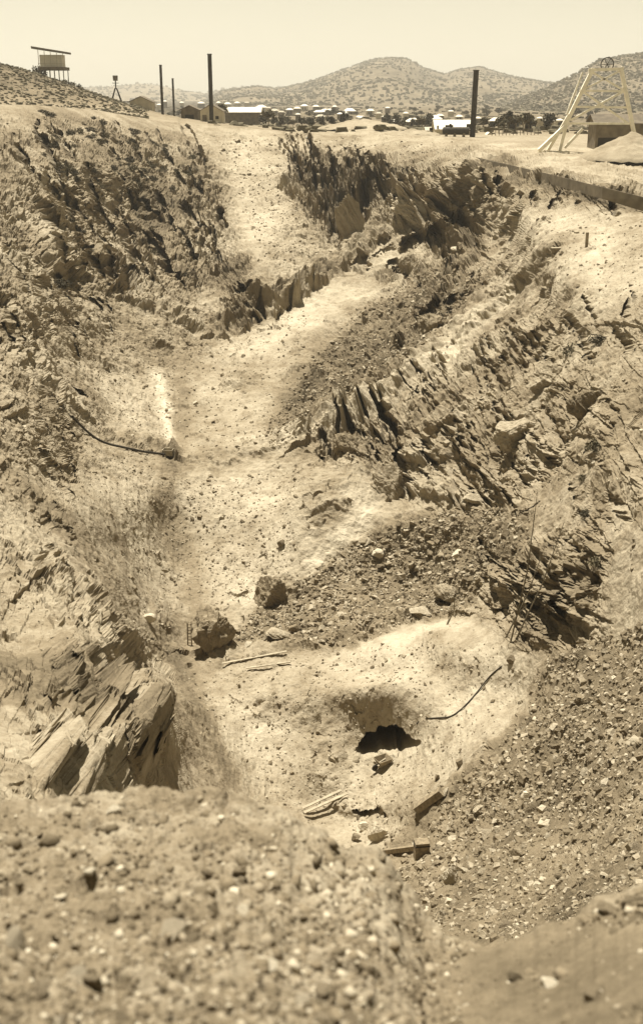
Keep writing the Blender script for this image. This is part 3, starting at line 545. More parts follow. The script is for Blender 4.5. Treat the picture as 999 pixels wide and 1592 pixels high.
boulder(803, 1034, 16, 16, .36, 'dark rock at the upper end of the hose', rough=.08)
boulder(655, 970, 36, 12, .62, 'long flat slab at the edge of the middle bench', -.1, rough=.05)
boulder(430, 992, 44, 18, .58, 'low wide slab right of the large layered boulder', -.2, rough=.07)
boulder(457, 985, 18, 16, .36, 'dark block beside the low wide slab', rough=.05)
boulder(905, 640, 60, 56, .30, 'big dark rock on the right edge of the pit wall', .2, (.8, 0, .5), .14)
boulder(722, 400, 34, 10, .75, 'flat pale slab under the dark overhang of the upper right crag', rough=.04)
boulder(730, 775, 40, 16, .6, 'flat slab on the bench under the right crag', -.25, rough=.05)
boulder(640, 425, 40, 40, .52, 'rounded outcrop block on the diagonal ridge of the right wall', -.4, rough=.14)
boulder(665, 515, 46, 40, .46, 'dark knobbly outcrop at the foot of the diagonal ridge', -.4, rough=.16)
boulder(700, 1370, 30, 36, .74, 'tall pale rock low on the right rubble slope', .3, rough=.08)
boulder(805, 1338, 24, 18, .42, 'dark angular rock low on the right rubble slope', -.3, rough=.05, cuts=12)

# ------------------------------------------------------------------ mine yard and town materials
M_IRON = mat_plain('dark_iron', (.040, .033, .022), .3, 1.5, .7, .1); M_WHITEROOF = mat_plain('pale_iron_roof', (.72, .66, .52), .12, .6, .6, 0)
M_DULLROOF = mat_plain('dull_iron_roof', (.42, .37, .27), .2, .6, .7, 0); M_DARKROOF = mat_plain('dark_roof', (.13, .105, .07), .3, .8, .8, 0)
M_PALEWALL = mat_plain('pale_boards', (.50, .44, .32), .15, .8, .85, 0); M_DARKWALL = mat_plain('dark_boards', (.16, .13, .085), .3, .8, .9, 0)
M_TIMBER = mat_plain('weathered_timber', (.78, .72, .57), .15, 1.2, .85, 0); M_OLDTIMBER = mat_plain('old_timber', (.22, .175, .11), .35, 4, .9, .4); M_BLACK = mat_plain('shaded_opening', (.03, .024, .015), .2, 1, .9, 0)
M_LEAF = mat_plain('dry_leaves', (.105, .088, .050), .45, .7, .9, 0); M_LEAF2 = mat_plain('dark_leaves', (.055, .046, .026), .4, .7, .9, 0); M_BARK = mat_plain('bark', (.17, .14, .09), .3, 3, .9, 0)
M_DRY = mat_plain('hill_leaves', (.17, .145, .092), .4, .02, .9, 0)
M_PLANK = mat_plain('grey_plank', (.34, .29, .20), .25, 3, .9, .3)
def zt(py, Y): return float(-tanof(py) * Y)
def xat(px, Y, z): return (px - CX) / F * (Y * cP - z * sP)

def chimney(px, base, top, w, Y, lab, lean=0.0):
    b = gp(px, Y); b.z -= .4; z1 = zt(top, Y); r = w / 2 * mpp(b)
    t = empty('chimney', b, label=lab, cat='chimney', group='mine chimneys'); H = z1 - b.z; tip = Vector((lean * H, 0, H))
    MB().tube((0, 0, 0), tip, r, r * .95, 20).build('stack', M_IRON, t)
    for k in range(1, int(H / 2.4)): q = tip * (k * 2.4 / H); MB().tube(q, q + tip * (.10 / H), r * 1.06, None, 20).build('band', M_IRON, t)
    MB().tube(tip * .992, tip * 1.004, r * 1.14, None, 20).build('rim', M_IRON, t); return t
chimney(329, 183, 84, 6.6, 322, 'tall dark iron chimney standing in front of the gabled shed, tallest on the left')
chimney(253, 166, 101, 4.2, 345, 'thin dark chimney at the far left, left of the shortest one')
chimney(271, 165, 122, 3.2, 390, 'shortest and thinnest dark chimney, between the two on the left')
chimney(733.5, 213, 109, 8.6, 290, 'thick dark chimney at the right beside the long pale roof', .018)

def gable(name, cx, Y, w, d, zb, ze, zr, ry, wallm, roofm, lab, cat='shed', group=None, rot=0.0, over=.5, openings=(), axis='x'):
    """axis 'x': ridge runs left-right; 'y': ridge runs away from us, gable faces us"""
    t = empty(name, (xat(cx, Y, zb), Y, zb), rot, label=lab, cat=cat, group=group); ze -= zb; zr -= zb
    hw, hd = w / 2, d / 2
    if axis == 'x': vs = [(-hw, -hd, -1), (hw, -hd, -1), (hw, hd, -1), (-hw, hd, -1), (-hw, -hd, ze), (hw, -hd, ze), (hw, hd, ze), (-hw, hd, ze), (-hw, 0, zr - .1), (hw, 0, zr - .1)]; fs = [(0, 1, 5, 4), (2, 3, 7, 6), (1, 2, 6, 9, 5), (3, 0, 4, 8, 7)]
    else: vs = [(-hw, -hd, -1), (hw, -hd, -1), (hw, hd, -1), (-hw, hd, -1), (-hw, -hd, ze), (hw, -hd, ze), (hw, hd, ze), (-hw, hd, ze), (0, -hd, zr - .1), (0, hd, zr - .1)]; fs = [(0, 1, 5, 8, 4), (2, 3, 7, 9, 6), (1, 2, 6, 5), (3, 0, 4, 7)]
    m = MB(); m.add(vs, fs); m.build('wall', wallm, t)
    r = MB(); th = .12
    if axis == 'x':
        k = (zr - ze) / hd
        for s_ in (-1, 1): r.add([(-hw - over, s_ * (hd + over), ze - over * k), (hw + over, s_ * (hd + over), ze - over * k), (hw + over, 0, zr), (-hw - over, 0, zr), (-hw - over, s_ * (hd + over), ze - over * k + th), (hw + over, s_ * (hd + over), ze - over * k + th), (hw + over, 0, zr + th), (-hw - over, 0, zr + th)], [(0, 1, 2, 3), (4, 7, 6, 5), (0, 4, 5, 1), (1, 5, 6, 2), (3, 7, 4, 0), (2, 6, 7, 3)])
    else:
        k = (zr - ze) / hw
        for s_ in (-1, 1): r.add([(s_ * (hw + over), -hd - over, ze - over * k), (s_ * (hw + over), hd + over, ze - over * k), (0, hd + over, zr), (0, -hd - over, zr), (s_ * (hw + over), -hd - over, ze - over * k + th), (s_ * (hw + over), hd + over, ze - over * k + th), (0, hd + over, zr + th), (0, -hd - over, zr + th)], [(0, 1, 2, 3), (4, 7, 6, 5), (0, 4, 5, 1), (1, 5, 6, 2), (3, 7, 4, 0), (2, 6, 7, 3)])
    r.build('roof', roofm, t)
    for nm, x, z, ww, hh, mt in openings: MB().box((x, -hd - .02, z), (ww, .1, hh)).build(nm, mt, t)
    return t
def shed_px(name, cx, wpx, ridge, eave, base, Y, depth, wm, rm, lab, axis='x', **k):
    m = (Y * cP + 8 * sP) / F; zb = float(gp(cx, Y).z); return gable(name, cx, Y, wpx * m, depth, zb - .3, zt(eave, Y), zt(ridge, Y), 0, wm, rm, lab, axis=axis, **k)
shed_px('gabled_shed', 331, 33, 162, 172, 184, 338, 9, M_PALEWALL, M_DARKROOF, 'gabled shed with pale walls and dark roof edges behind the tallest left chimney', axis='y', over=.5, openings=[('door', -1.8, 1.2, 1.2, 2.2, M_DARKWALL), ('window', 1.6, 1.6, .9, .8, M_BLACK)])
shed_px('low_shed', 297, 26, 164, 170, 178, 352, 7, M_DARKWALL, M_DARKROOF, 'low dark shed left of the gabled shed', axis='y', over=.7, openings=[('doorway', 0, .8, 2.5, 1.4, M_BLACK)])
shed_px('roof_shed', 222, 34, 150, 158, 163, 372, 7, M_PALEWALL, M_DARKROOF, 'small shed half hidden by the left rim of the pit', axis='y', over=.6)
shed_px('long_shed', 378, 52, 167, 173.5, 181, 505, 12, M_DARKWALL, M_WHITEROOF, 'very long low shed with a bright white roof right of the tallest left chimney', over=1)
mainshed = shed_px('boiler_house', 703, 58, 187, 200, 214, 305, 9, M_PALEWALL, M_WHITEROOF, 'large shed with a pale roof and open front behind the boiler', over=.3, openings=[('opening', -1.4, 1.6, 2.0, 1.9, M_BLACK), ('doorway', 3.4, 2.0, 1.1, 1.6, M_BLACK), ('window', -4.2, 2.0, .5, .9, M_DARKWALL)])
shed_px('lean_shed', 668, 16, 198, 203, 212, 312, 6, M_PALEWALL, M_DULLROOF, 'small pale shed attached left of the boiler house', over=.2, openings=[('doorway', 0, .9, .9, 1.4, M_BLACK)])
shed_px('gabled_hut', 758.5, 15, 206, 213, 221, 300, 4, M_WHITEROOF, M_WHITEROOF, 'small white gabled hut right of the thick chimney', axis='y', over=.15, openings=[('window', .6, 1.1, .4, .4, M_DARKWALL)])
shed_px('low_hut', 741, 20, 211, 214, 219, 312, 4, M_DARKWALL, M_WHITEROOF, 'low hut between the thick chimney and the white gabled hut', over=.2)
# boiler
Yb = 289; bz = float(gp(708, Yb).z); t = empty('boiler', (xat(708, Yb, bz), Yb, bz), label='dark horizontal boiler lying in front of the large pale-roofed shed', cat='boiler'); mm_ = mpp(Vector((0, Yb, bz)))
MB().tube((-20 * mm_, 0, 1.35), (20 * mm_, 0, 1.35), .85, None, 18).build('drum', M_IRON, t)
MB().tube((-21 * mm_, 0, 1.35), (-20 * mm_, 0, 1.35), .6, None, 18).build('end_plate', M_IRON, t); MB().tube((-9 * mm_, 0, 2.1), (-9 * mm_, 0, 2.9), .3, .3, 12).build('dome', M_IRON, t)
for x in (-15, -2, 12): MB().box((x * mm_, 0, .25), (.5, 1.5, 1.1)).build('cradle', M_DARKWALL, t)
# house on stilts on the hillside
Yh = 372; hb = gp(86, Yh); m_ = mpp(hb); zf = zt(107, Yh) - hb.z; zr_ = zt(76, Yh) - hb.z; hw = 19.5 * m_
t = empty('hillside_house', hb, label='raised house with a veranda and dark overhanging roof on the left hillside', cat='house')
MB().box((0, 0, zf), (hw * 2, 8, .9)).build('floor', M_DARKWALL, t)
MB().box((-.6, 1.2, zf + 2.1), (hw * 1.75, 4.6, 3.6)).build('wall', M_WHITEROOF, t)
MB().add([(-hw - 1.6, -4.8, zr_ - .1), (hw + .6, -4.8, zr_ - 1.5), (hw + .6, 4.8, zr_ - 1.5), (-hw - 1.6, 4.8, zr_ - .1), (-hw - 1.6, -4.8, zr_ + .6), (hw + .6, -4.8, zr_ - .9), (hw + .6, 4.8, zr_ - .9), (-hw - 1.6, 4.8, zr_ + .6)], [(3, 2, 1, 0), (4, 5, 6, 7), (0, 1, 5, 4), (1, 2, 6, 5), (2, 3, 7, 6), (3, 0, 4, 7)]).build('roof', M_DARKROOF, t)
for k in range(5): MB().bar((-hw + .15 + k * (2 * hw - .3) / 4, -3.9, zf), (-hw + .15 + k * (2 * hw - .3) / 4, -3.9, zr_ - .45 - k * .25), .16).build('post', M_PALEWALL, t)
MB().box((0, -3.9, zf + 1.4), (hw * 2, .08, .12)).build('railing', M_PALEWALL, t)
for k in range(6):
    for y in (-3.4, 3.2): MB().bar((-hw + .4 + k * (2 * hw - .8) / 5, y, -1.2), (-hw + .4 + k * (2 * hw - .8) / 5, y, zf), .22).build('stilt', M_DARKWALL, t)
# tank on a trestle
Yt = 400; b = gp(182, Yt); m_ = mpp(b); za = zt(138, Yt) - b.z; zk = zt(122, Yt) - b.z; w = 11 * m_
t = empty('water_tank_stand', b, label='small dark tank on an open A shaped trestle near the left rim', cat='tank stand')
for sx in (-1, 1):
    for sy in (-1, 1): MB().bar((sx * w, sy * 1.3, -.5), (sx * .25, sy * .4, za + .2), .24).build('leg', M_IRON, t)
MB().bar((-w * .65, -1, za * .32), (w * 2.9, -1, za * .30), .2).build('beam', M_IRON, t); MB().bar((0, 0, za), (0, 0, zk), .35).build('mast', M_IRON, t); MB().tube((0, 0, zk - .7), (0, 0, zk + .9), .75, .85, 14).build('tank', M_DARKWALL, t)
MB().box((0, 0, zk - 1.4), (2.0, 1.6, .15)).build('platform', M_IRON, t)

# headframe
Yf = 222.0
def hp(px, py, dy=0): Y = Yf + dy; z = zt(py, Y); return Vector((xat(px, Y, z), Y, z))
hb = gp(900, Yf); t = empty('headframe', hb, label='tall white timber headframe with raking legs at the right edge', cat='headframe')
def beam(a, b, w, nm='brace', da=0, db=0, mat=None): MB().bar(hp(*a, da) - hb, hp(*b, db) - hb, w * 1.3).build(nm, mat or M_TIMBER, t)
for dy in (0, 5):
    beam((878, 194), (921, 107), .52, 'leg', dy, dy); beam((990, 234), (964, 104), .5, 'leg', dy, dy)
    beam((837, 234), (884, 190), .5, 'raking_leg', dy - 1, dy); beam((851, 234), (884, 178), .42, 'raking_leg', dy, dy)
    beam((869, 234), (880, 193), .42, 'post', dy, dy); beam((877, 230), (905, 200), .34, 'strut', dy, dy)
    beam((914, 109), (968, 107), .4, 'cap', dy, dy); beam((900, 141), (972, 142), .28, 'girt', dy, dy); beam((890, 166), (977, 167), .28, 'girt', dy, dy); beam((880, 192), (984, 192), .3, 'girt', dy, dy)
    beam((902, 140), (976, 192), .26, 'brace', dy, dy); beam((886, 187), (972, 140), .3, 'brace', dy, dy); beam((903, 141), (965, 109), .24, 'brace', dy, dy); beam((916, 110), (970, 141), .24, 'brace', dy, dy)
    beam((905, 112), (884, 165), .22, 'side_rail', dy - 1, dy - 1); beam((895, 138), (880, 178), .24, 'side_rail', dy - 2, dy - 2)
for a in ((921, 107), (901, 141), (890, 166), (878, 194), (964, 107), (984, 192), (845, 226), (862, 210)): MB().bar(hp(*a, 0) - hb, hp(*a, 5) - hb, .26).build('tie', M_TIMBER, t)
wv = MB(); c = hp(943, 100, 2.5) - hb
for k in range(24):
    a0, a1 = 2 * math.pi * k / 24, 2 * math.pi * (k + 1) / 24; wv.bar(c + Vector((1.15 * math.cos(a0), 0, 1.15 * math.sin(a0))), c + Vector((1.15 * math.cos(a1), 0, 1.15 * math.sin(a1))), .16)
    if k % 4 == 0: wv.bar(c, c + Vector((1.15 * math.cos(a0), 0, 1.15 * math.sin(a0))), .09)
wv.build('sheave_wheel', M_IRON, t); MB().bar(hp(884, 236) - hb, hp(836, 236) - hb, .3).build('sill', M_TIMBER, t)
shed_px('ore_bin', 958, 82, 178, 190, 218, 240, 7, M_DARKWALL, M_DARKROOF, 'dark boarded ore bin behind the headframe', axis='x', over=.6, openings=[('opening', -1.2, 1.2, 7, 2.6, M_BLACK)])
# pale heap by the headframe
def heap(name, px, Y, w, h, tn, lab, mat=M_PLAIN):
    p = gp(px, Y); nr, nc_ = 30, 48; V = []
    for i in range(nr):
        for j in range(nc_): r = i / (nr - 1); a = 2 * math.pi * j / nc_; V.append((w * r * math.cos(a), w * r * math.sin(a), h * (1 - r) ** .95 - .3 * (r > .98)))
    V = np.array(V); V[:, 2] += .32 * fbm(V * .5 + px, 5); Fc = [(i * nc_ + j, i * nc_ + (j + 1) % nc_, (i + 1) * nc_ + (j + 1) % nc_, (i + 1) * nc_ + j) for i in range(nr - 1) for j in range(nc_)]
    o = link_mesh(name, np_mesh(name, V, np.array(Fc)[:, ::-1], True, np.full(len(V), tn)), mat, label=lab, cat='spoil heap'); o.location = p; return o
heap('spoil_heap', 978, 205, 8.6, 4.2, .60, 'pale conical spoil heap at the right edge below the headframe')
heap('spoil_heap', 640, 297, 7, 1.2, .6, 'low spoil mound on the rim left of the boiler house')
heap('spoil_heap', 563, 322, 12, 2.4, .62, 'broad low mound on the rim below the far white roofs')

# ------------------------------------------------------------------ plants
def leaf_clump(n, rx, ry, rz, leaf, r, hollow=.35):
    u = r.normal(size=(n, 3)); u /= np.linalg.norm(u, axis=1)[:, None]; u[:, 2] = np.abs(u[:, 2]) * r.choice([1, 1, -.4], n)
    rad = r.uniform(hollow, 1, n) ** .6 * (1 + .35 * noise(u * 2.2 + r.uniform(0, 40))); c = u * rad[:, None] * [rx, ry, rz]
    a = r.normal(size=(n, 3)); a /= np.linalg.norm(a, axis=1)[:, None]; b = np.cross(a, r.normal(size=(n, 3))); b /= np.linalg.norm(b, axis=1)[:, None]; s = leaf * r.uniform(.5, 1.3, n)[:, None]
    V = np.stack([c - a * s - b * s * .5, c + a * s - b * s * .5, c + a * s * .6 + b * s * .6, c - a * s * .6 + b * s * .6], 1).reshape(-1, 3); return V, np.arange(4 * n).reshape(-1, 4)
def tree_proto(h, cw, ch, nleaf, leaf, mat, r):
    m = MB(); m.tube((0, 0, -.5), (0.05 * h, 0, h * .45), .035 * h, .022 * h, 7)
    for k in range(4): a = r.uniform(0, 6.28); m.tube((.05 * h * .8, 0, h * r.uniform(.3, .45)), (cw * .5 * math.cos(a), cw * .5 * math.sin(a), h * r.uniform(.6, .8)), .02 * h, .008 * h, 5)
    me_t = bpy.data.meshes.new('trunk'); me_t.from_pydata(m.v, [], m.f); me_t.materials.append(M_BARK)
    Vs, Fs, o = [], [], 0
    for k in range(5):
        c = np.array([r.uniform(-.45, .45) * cw, r.uniform(-.45, .45) * cw, h - ch * r.uniform(.35, .75)]) if k else np.array([0, 0, h - ch * .5])
        V, Fc = leaf_clump(nleaf // 5, cw * r.uniform(.3, .55), cw * r.uniform(.3, .55), ch * r.uniform(.3, .5), leaf, r); Vs.append(V + c); Fs.append(Fc + o); o += len(V)
    me_c = np_mesh('crown', np.concatenate(Vs), np.concatenate(Fs)); me_c.materials.append(mat); return me_t, me_c
r0 = np.random.default_rng(5)
TREES = [tree_proto(4.5, 2.6, 3.2, 260, .34, M_LEAF if k % 2 else M_LEAF2, r0) for k in range(6)]
def tree(p, s, lab, grp, k=None, name='tree'):
    me_t, me_c = TREES[int(rng.integers(6)) if k is None else k]; t = empty(name, p, rng.uniform(0, 6.28), label=lab, cat='tree', group=grp); t.scale = (s, s, s * rng.uniform(.8, 1.15))
    link_mesh('trunk', me_t, None, t); link_mesh('crown', me_c, None, t); return t
for _ in range(120):
    px = rng.uniform(20, 1010); Y = 340 + 900 * rng.uniform(0, 1) ** 1.5
    if px < 300 and Y < 480: continue
    tree(gp(px, Y), rng.uniform(.5, 1.1) * (1 + Y / 2600), 'dark scrubby tree standing among the houses of the town', 'trees of the town')
for px, py in [(425, 190), (438, 192), (410, 193), (470, 195), (480, 193), (455, 192), (782, 215), (790, 210), (800, 213), (812, 218), (822, 212), (775, 220), (765, 203), (750, 203), (690, 183), (295, 160), (305, 158), (178, 141), (215, 150)]:
    tree(gp(px, float(np.interp(py, [140, 150, 175, 205, 222], [430, 420, 600, 330, 300]))), rng.uniform(.7, 1.1), 'scrubby tree just beyond the rim of the open cut', 'trees just beyond the rim')
BUSH = []
for k in range(5):
    V, Fc = leaf_clump(420, 1, .9, .75, .10, r0, .2); me = np_mesh('bush', V, Fc); me.materials.append(M_LEAF2 if k % 2 else M_LEAF); BUSH.append(me)
def bush(p, s, lab, grp=None, name='bush'):
    o = bpy.data.objects.new(name, BUSH[int(rng.integers(5))]); C.objects.link(o); o.location = p + Vector((0, 0, s * .2)); o.scale = (s * rng.uniform(.8, 1.3), s, s * rng.uniform(.7, 1.1)); o.rotation_euler = (0, 0, rng.uniform(0, 6.28)); return tag(o, lab, 'bush', grp)
for q in poly_samples([(60,175),(200,190),(300,240),(320,300),(240,300),(150,300),(90,260)], 70):
    p = pp(*q); bush(p, mpp(p) * rng.uniform(4, 10), 'dark dry bush clinging to the top of the left pit wall', 'bushes on the left pit wall')
for q in poly_samples([(60,240),(300,300),(380,420),(300,440),(90,440)], 34):
    p = pp(*q); bush(p, mpp(p) * rng.uniform(3, 7), 'small dry bush lower on the left pit wall', 'small bushes lower on the left pit wall')
for q, s_, lab in [((908, 552), 26, 'large dark bush on the right pit wall above the big dark rock'), ((926, 530), 18, 'dark bush at the right edge above the large bush'), ((925, 700), 18, 'dark bush at the right edge below the big dark rock'), ((900, 745), 12, 'small dark bush under the right edge bushes'),
    ((905, 800), 12, 'low bush by the dry stalks on the right'), ((120, 118), 0, ''), ((76, 440), 17, 'dark bush on the left wall at the edge of the picture'), ((930, 880), 16, 'dark bush at the right edge above the black hollow')]:
    if s_: p = pp(*q); bush(p, mpp(p) * s_, lab)
for px, Y, s_, lab in [(112, 368, 1.5, 'bush at the right end of the raised house'), (123, 366, 1.2, 'small shrub right of the bush beside the raised house'), (100, 360, 1.4, 'bush below the raised house veranda'), (62, 372, 3.0, 'dark bush at the left edge beside the raised house')]: bush(gp(px, Y), s_, lab)
# hillside woodland, far too many to count
SV, SF, off = [], [], 0
def woods(V, n, ncut, size, srange):
    global off
    nr, nc_ = V.shape[:2]; ii = rng.integers(2, 109, n); jj = rng.integers(0, nc_, n)
    m_ = noise(V[ii, jj] / 220) + .35 > rng.uniform(-.6, .6, n); ii, jj = ii[m_], jj[m_]
    ii = np.concatenate([ii, np.full(ncut, 109)]); jj = np.concatenate([jj, rng.integers(0, nc_, ncut)])
    for p in V[ii, jj]:
        s = size * rng.uniform(.5, 1.2); A_, B_ = PROTO[rng.integers(16)]; SV.append(A_ * [s, s, s * 1.2] * rng.uniform(.7, 1.2, (1, 3)) + p + [rng.uniform(-6, 6), 0, s * .35]); SF.append(B_ + off); off += len(A_)
woods(HB, 14000, 500, 3.2, 0); woods(HC, 8000, 360, 2.2, 0); woods(HA, 1600, 90, 7, 0)
link_mesh('hillside_scrub', np_mesh('hillside_scrub', np.concatenate(SV), np.concatenate(SF)), M_DRY, label='open scrub covering the hills behind the town', cat='woodland', kind='stuff')
# plain scrub / yard litter
SV, SF, off = [], [], 0
for _ in range(1700):
    px = rng.uniform(-50, 1050); Y = 300 + 1300 * rng.uniform() ** 1.4
    if px < 300 and Y < 430: continue
    p = np.array(gp(px, Y)); s = rng.uniform(.3, 1.3) * (1 + Y / 700); A_, B_ = PROTO[rng.integers(16)]; SV.append(A_ * [s, s, s * .9] + p); SF.append(B_ + off); off += len(A_)
link_mesh('plain_scrub', np_mesh('plain_scrub', np.concatenate(SV), np.concatenate(SF)), M_LEAF, label='low scrub scattered over the plain around the town', cat='scrub', kind='stuff')
SV, SF, off = [], [], 0
for _ in range(2200):
    px = rng.uniform(-20, 230); p = ground_pos(px, rng.uniform(300, 395)); s = rng.uniform(.15, .6); A_, B_ = PROTO[rng.integers(16)]; SV.append(A_ * s + p); SF.append(B_ + off); off += len(A_)
link_mesh('hillside_grass', np_mesh('hillside_grass', np.concatenate(SV), np.concatenate(SF)), M_LEAF, label='dry tussocks on the hillside below the raised house', cat='grass', kind='stuff')

# ------------------------------------------------------------------ town houses (roof px, py, width px)
HOUSES = [(340,160,7),(354,161,12),(369,160,9),(384,160,8),(406,165,17),(418,168,8),(427,171,14),(437,174,10),(450,170,12),(462,168,11),(473,164,12),(491,165,11),(508,171,26),(494,173,14),(498,180,16),(528,177,9),(535,175,14),(543,170,20),
 (463,178,8),(368,186,11),(557,182,9),(575,171,13),(562,182,15),(596,182,8),(614,189,20),(641,187,24),(660,184,16),(672,181,30),(683,179,12),(713,181,12),(770,186,22),(790,190,12),(801,190,18),(817,188,14),(782,199,18),(794,206,14),(819,209,14),(837,201,9),(851,198,20),(828,197,12),
 (257,158,7),(283,160,7),(313,160,11),(248,163,8),(602,168,8),(630,176,9),(588,176,10),(742,184,10),(868,189,12),(700,173,9),(520,166,8)]
def house(px, py, w, lab):
    Y = float(np.interp(py, [158, 165, 175, 185, 195, 209], [1500, 1150, 760, 560, 430, 325])); p = gp(px, Y); m_ = mpp(p); W_ = w * m_; D_ = min(W_ * .8, 9); zr = max(zt(py - 2, Y) - p.z, 3.6); ze = zr - min(2.2, W_ * .22); ze = max(ze, 1.6)
    t = empty('town_house', p, rng.uniform(-.35, .35), label=lab, cat='house', group='pale-roofed houses of the town')
    hw, hd = W_ / 2, D_ / 2; MB().box((0, 0, ze / 2 - .4), (W_ * .86, D_ * .8, ze + .8)).build('wall', M_PALEWALL if rng.uniform() < .5 else M_DARKWALL, t)
    rl = max(hw - hd * .8, hw * .25)
    MB().add([(-hw, -hd, ze), (hw, -hd, ze), (hw, hd, ze), (-hw, hd, ze), (-rl, 0, zr), (rl, 0, zr)], [(0, 1, 5, 4), (1, 2, 5), (2, 3, 4, 5), (3, 0, 4), (3, 2, 1, 0)]).build('roof', M_WHITEROOF if rng.uniform() < .85 else M_DULLROOF, t)
    if w > 11: MB().box((-hw * .3, -D_ * .4 - .05, ze * .5), (.9, .1, ze * .5)).build('window', M_BLACK, t); MB().box((hw * .35, -D_ * .4 - .05, ze * .45), (.9, .1, ze * .8)).build('door', M_BLACK, t)
ORD = ['first', 'second', 'third', 'fourth', 'fifth', 'sixth', 'seventh', 'eighth', 'ninth', 'tenth', 'eleventh', 'twelfth', 'thirteenth', 'fourteenth', 'fifteenth', 'sixteenth']
SECT = [(0, 329, 'left of the tallest left chimney'), (329, 480, 'right of the tallest left chimney'), (480, 600, 'below the flat-topped hill'), (600, 733, 'around the large pale-roofed shed'), (733, 1000, 'between the thick chimney and the headframe')]
for a, b_, where in SECT:
    hs = sorted(h for h in HOUSES if a <= h[0] < b_)
    for k, h in enumerate(hs): house(*h, f"{'small' if h[2] < 12 else 'wide' if h[2] > 19 else 'low'} pale-roofed town house, {ORD[k]} from left of those {where}")
# yard fence by the huts
for k in range(14):
    px = 764 + k * 5.5; p = gp(px, 292); t = MB().box((0, 0, .6), (.14, .14, 1.5)).build('fence_post', M_DARKWALL, None, label='thin post in the row below the town houses left of the headframe', cat='post', group='fence posts by the headframe'); t.location = p

# ------------------------------------------------------------------ things in the pit
def slope_frame(a, b): return (b - a).normalized()
def lies(name, a, b, w, h, mat, lab, cat, lift=.5, group=None):
    A_ = pp(*a); B_ = pp(*b); o = MB().bar(Vector((0, 0, 0)), B_ - A_, w, h).build(name, mat, None, label=lab, cat=cat, group=group); o.location = A_ + Vector((0, -.1, lift)); return o
def line_on(name, pts, r, mat, lab, cat, lift=.1):
    cv = bpy.data.curves.new(name, 'CURVE'); cv.dimensions = '3D'; sp = cv.splines.new('NURBS'); P3 = [pp(*q) + Vector((0, -lift, lift)) for q in pts]; sp.points.add(len(P3) - 1)
    for q, v in zip(sp.points, P3): q.co = (*v, 1)
    sp.use_endpoint_u = True; sp.order_u = 3; cv.bevel_depth = r; cv.bevel_resolution = 3; o = bpy.data.objects.new('c', cv); C.objects.link(o)
    me = bpy.data.meshes.new_from_object(o.evaluated_get(bpy.context.evaluated_depsgraph_get())); bpy.data.objects.remove(o); me.name = name; return link_mesh(name, me, mat, label=lab, cat=cat)
line_on('long_pipe', [(112, 652), (130, 668), (160, 688), (200, 701), (230, 708), (256, 712)], .13, M_IRON, 'long dark pipe sagging along the left ledge to the mine cart', 'pipe', .3)
lies('plank', (345, 1031), (446, 1019), .22, .06, M_PLANK, 'upper of the two thin rails lying on the middle bench', 'plank', .3)
lies('plank', (383, 1041), (452, 1034), .22, .06, M_PLANK, 'lower of the two thin rails lying on the middle bench', 'plank', .3)
lies('plank', (470, 1262), (530, 1235), .26, .06, M_PLANK, 'upper of the two planks crossing the gully below the tunnel', 'plank', .35)
lies('plank', (472, 1270), (540, 1240), .26, .06, M_PLANK, 'lower of the two planks crossing the gully below the tunnel', 'plank', .35)
lies('log', (650, 1266), (690, 1240), .62, .5, M_OLDTIMBER, 'thick weathered log at the top of the right rubble slope', 'log', .35)
lies('log', (600, 1330), (646, 1322), .36, .3, M_OLDTIMBER, 'dark squared log lying left of the short timber block', 'log', .25)
# timber block
p = pp(655, 1334); m_ = mpp(p); t = empty('timber_block', p, .15, label='short upright timber block casting a black shadow on the right rubble', cat='timber block')
MB().box((0, 0, 14 * m_), (22 * m_, 16 * m_, 32 * m_)).build('block', M_OLDTIMBER, t); MB().box((0, 0, 25 * m_), (23.5 * m_, 17.5 * m_, 2 * m_)).build('iron_band', M_IRON, t)
# posts and crate on the sandy terrace
p = pp(910, 384); o = MB().box((0, 0, .8), (.3, .3, 2.2)).build('post', M_OLDTIMBER, None, label='short upright post on the sandy terrace at the right', cat='post'); o.location = p
p = pp(863, 394); m_ = mpp(p); t = empty('crate', p, .1, label='low dark crate on the sandy terrace left of the post', cat='crate'); MB().box((0, 0, .3), (14 * m_, .6, .6)).build('box', M_OLDTIMBER, t); MB().box((0, 0, .63), (15 * m_, .7, .07)).build('lid', M_PLANK, t)
# stump with spike
p = pp(497, 966); m_ = mpp(p); t = empty('stump', p, label='thin spiked stump sticking out of the middle rubble', cat='stump'); MB().tube((0, 0, -.2), (0, 0, .35), .35, .28, 9).build('base', M_OLDTIMBER, t); MB().tube((0, 0, .3), (-.05, 0, 18 * m_), .1, .03, 7).build('spike', M_OLDTIMBER, t)
# ladder
p = pp(295, 1003); m_ = mpp(p); H = 35 * m_; t = empty('ladder', p, label='small ladder standing upright left of the large layered boulder', cat='ladder')
for sx in (-1, 1): MB().bar((sx * 3.0 * m_, 0, -.1), (sx * 3.0 * m_, .35, H), .11, .08).build('rail', M_OLDTIMBER, t)
for k in range(7): MB().box((0, .05 * k, H * (k + .8) / 7.3), (6 * m_, .05, .06)).build('rung', M_OLDTIMBER, t)
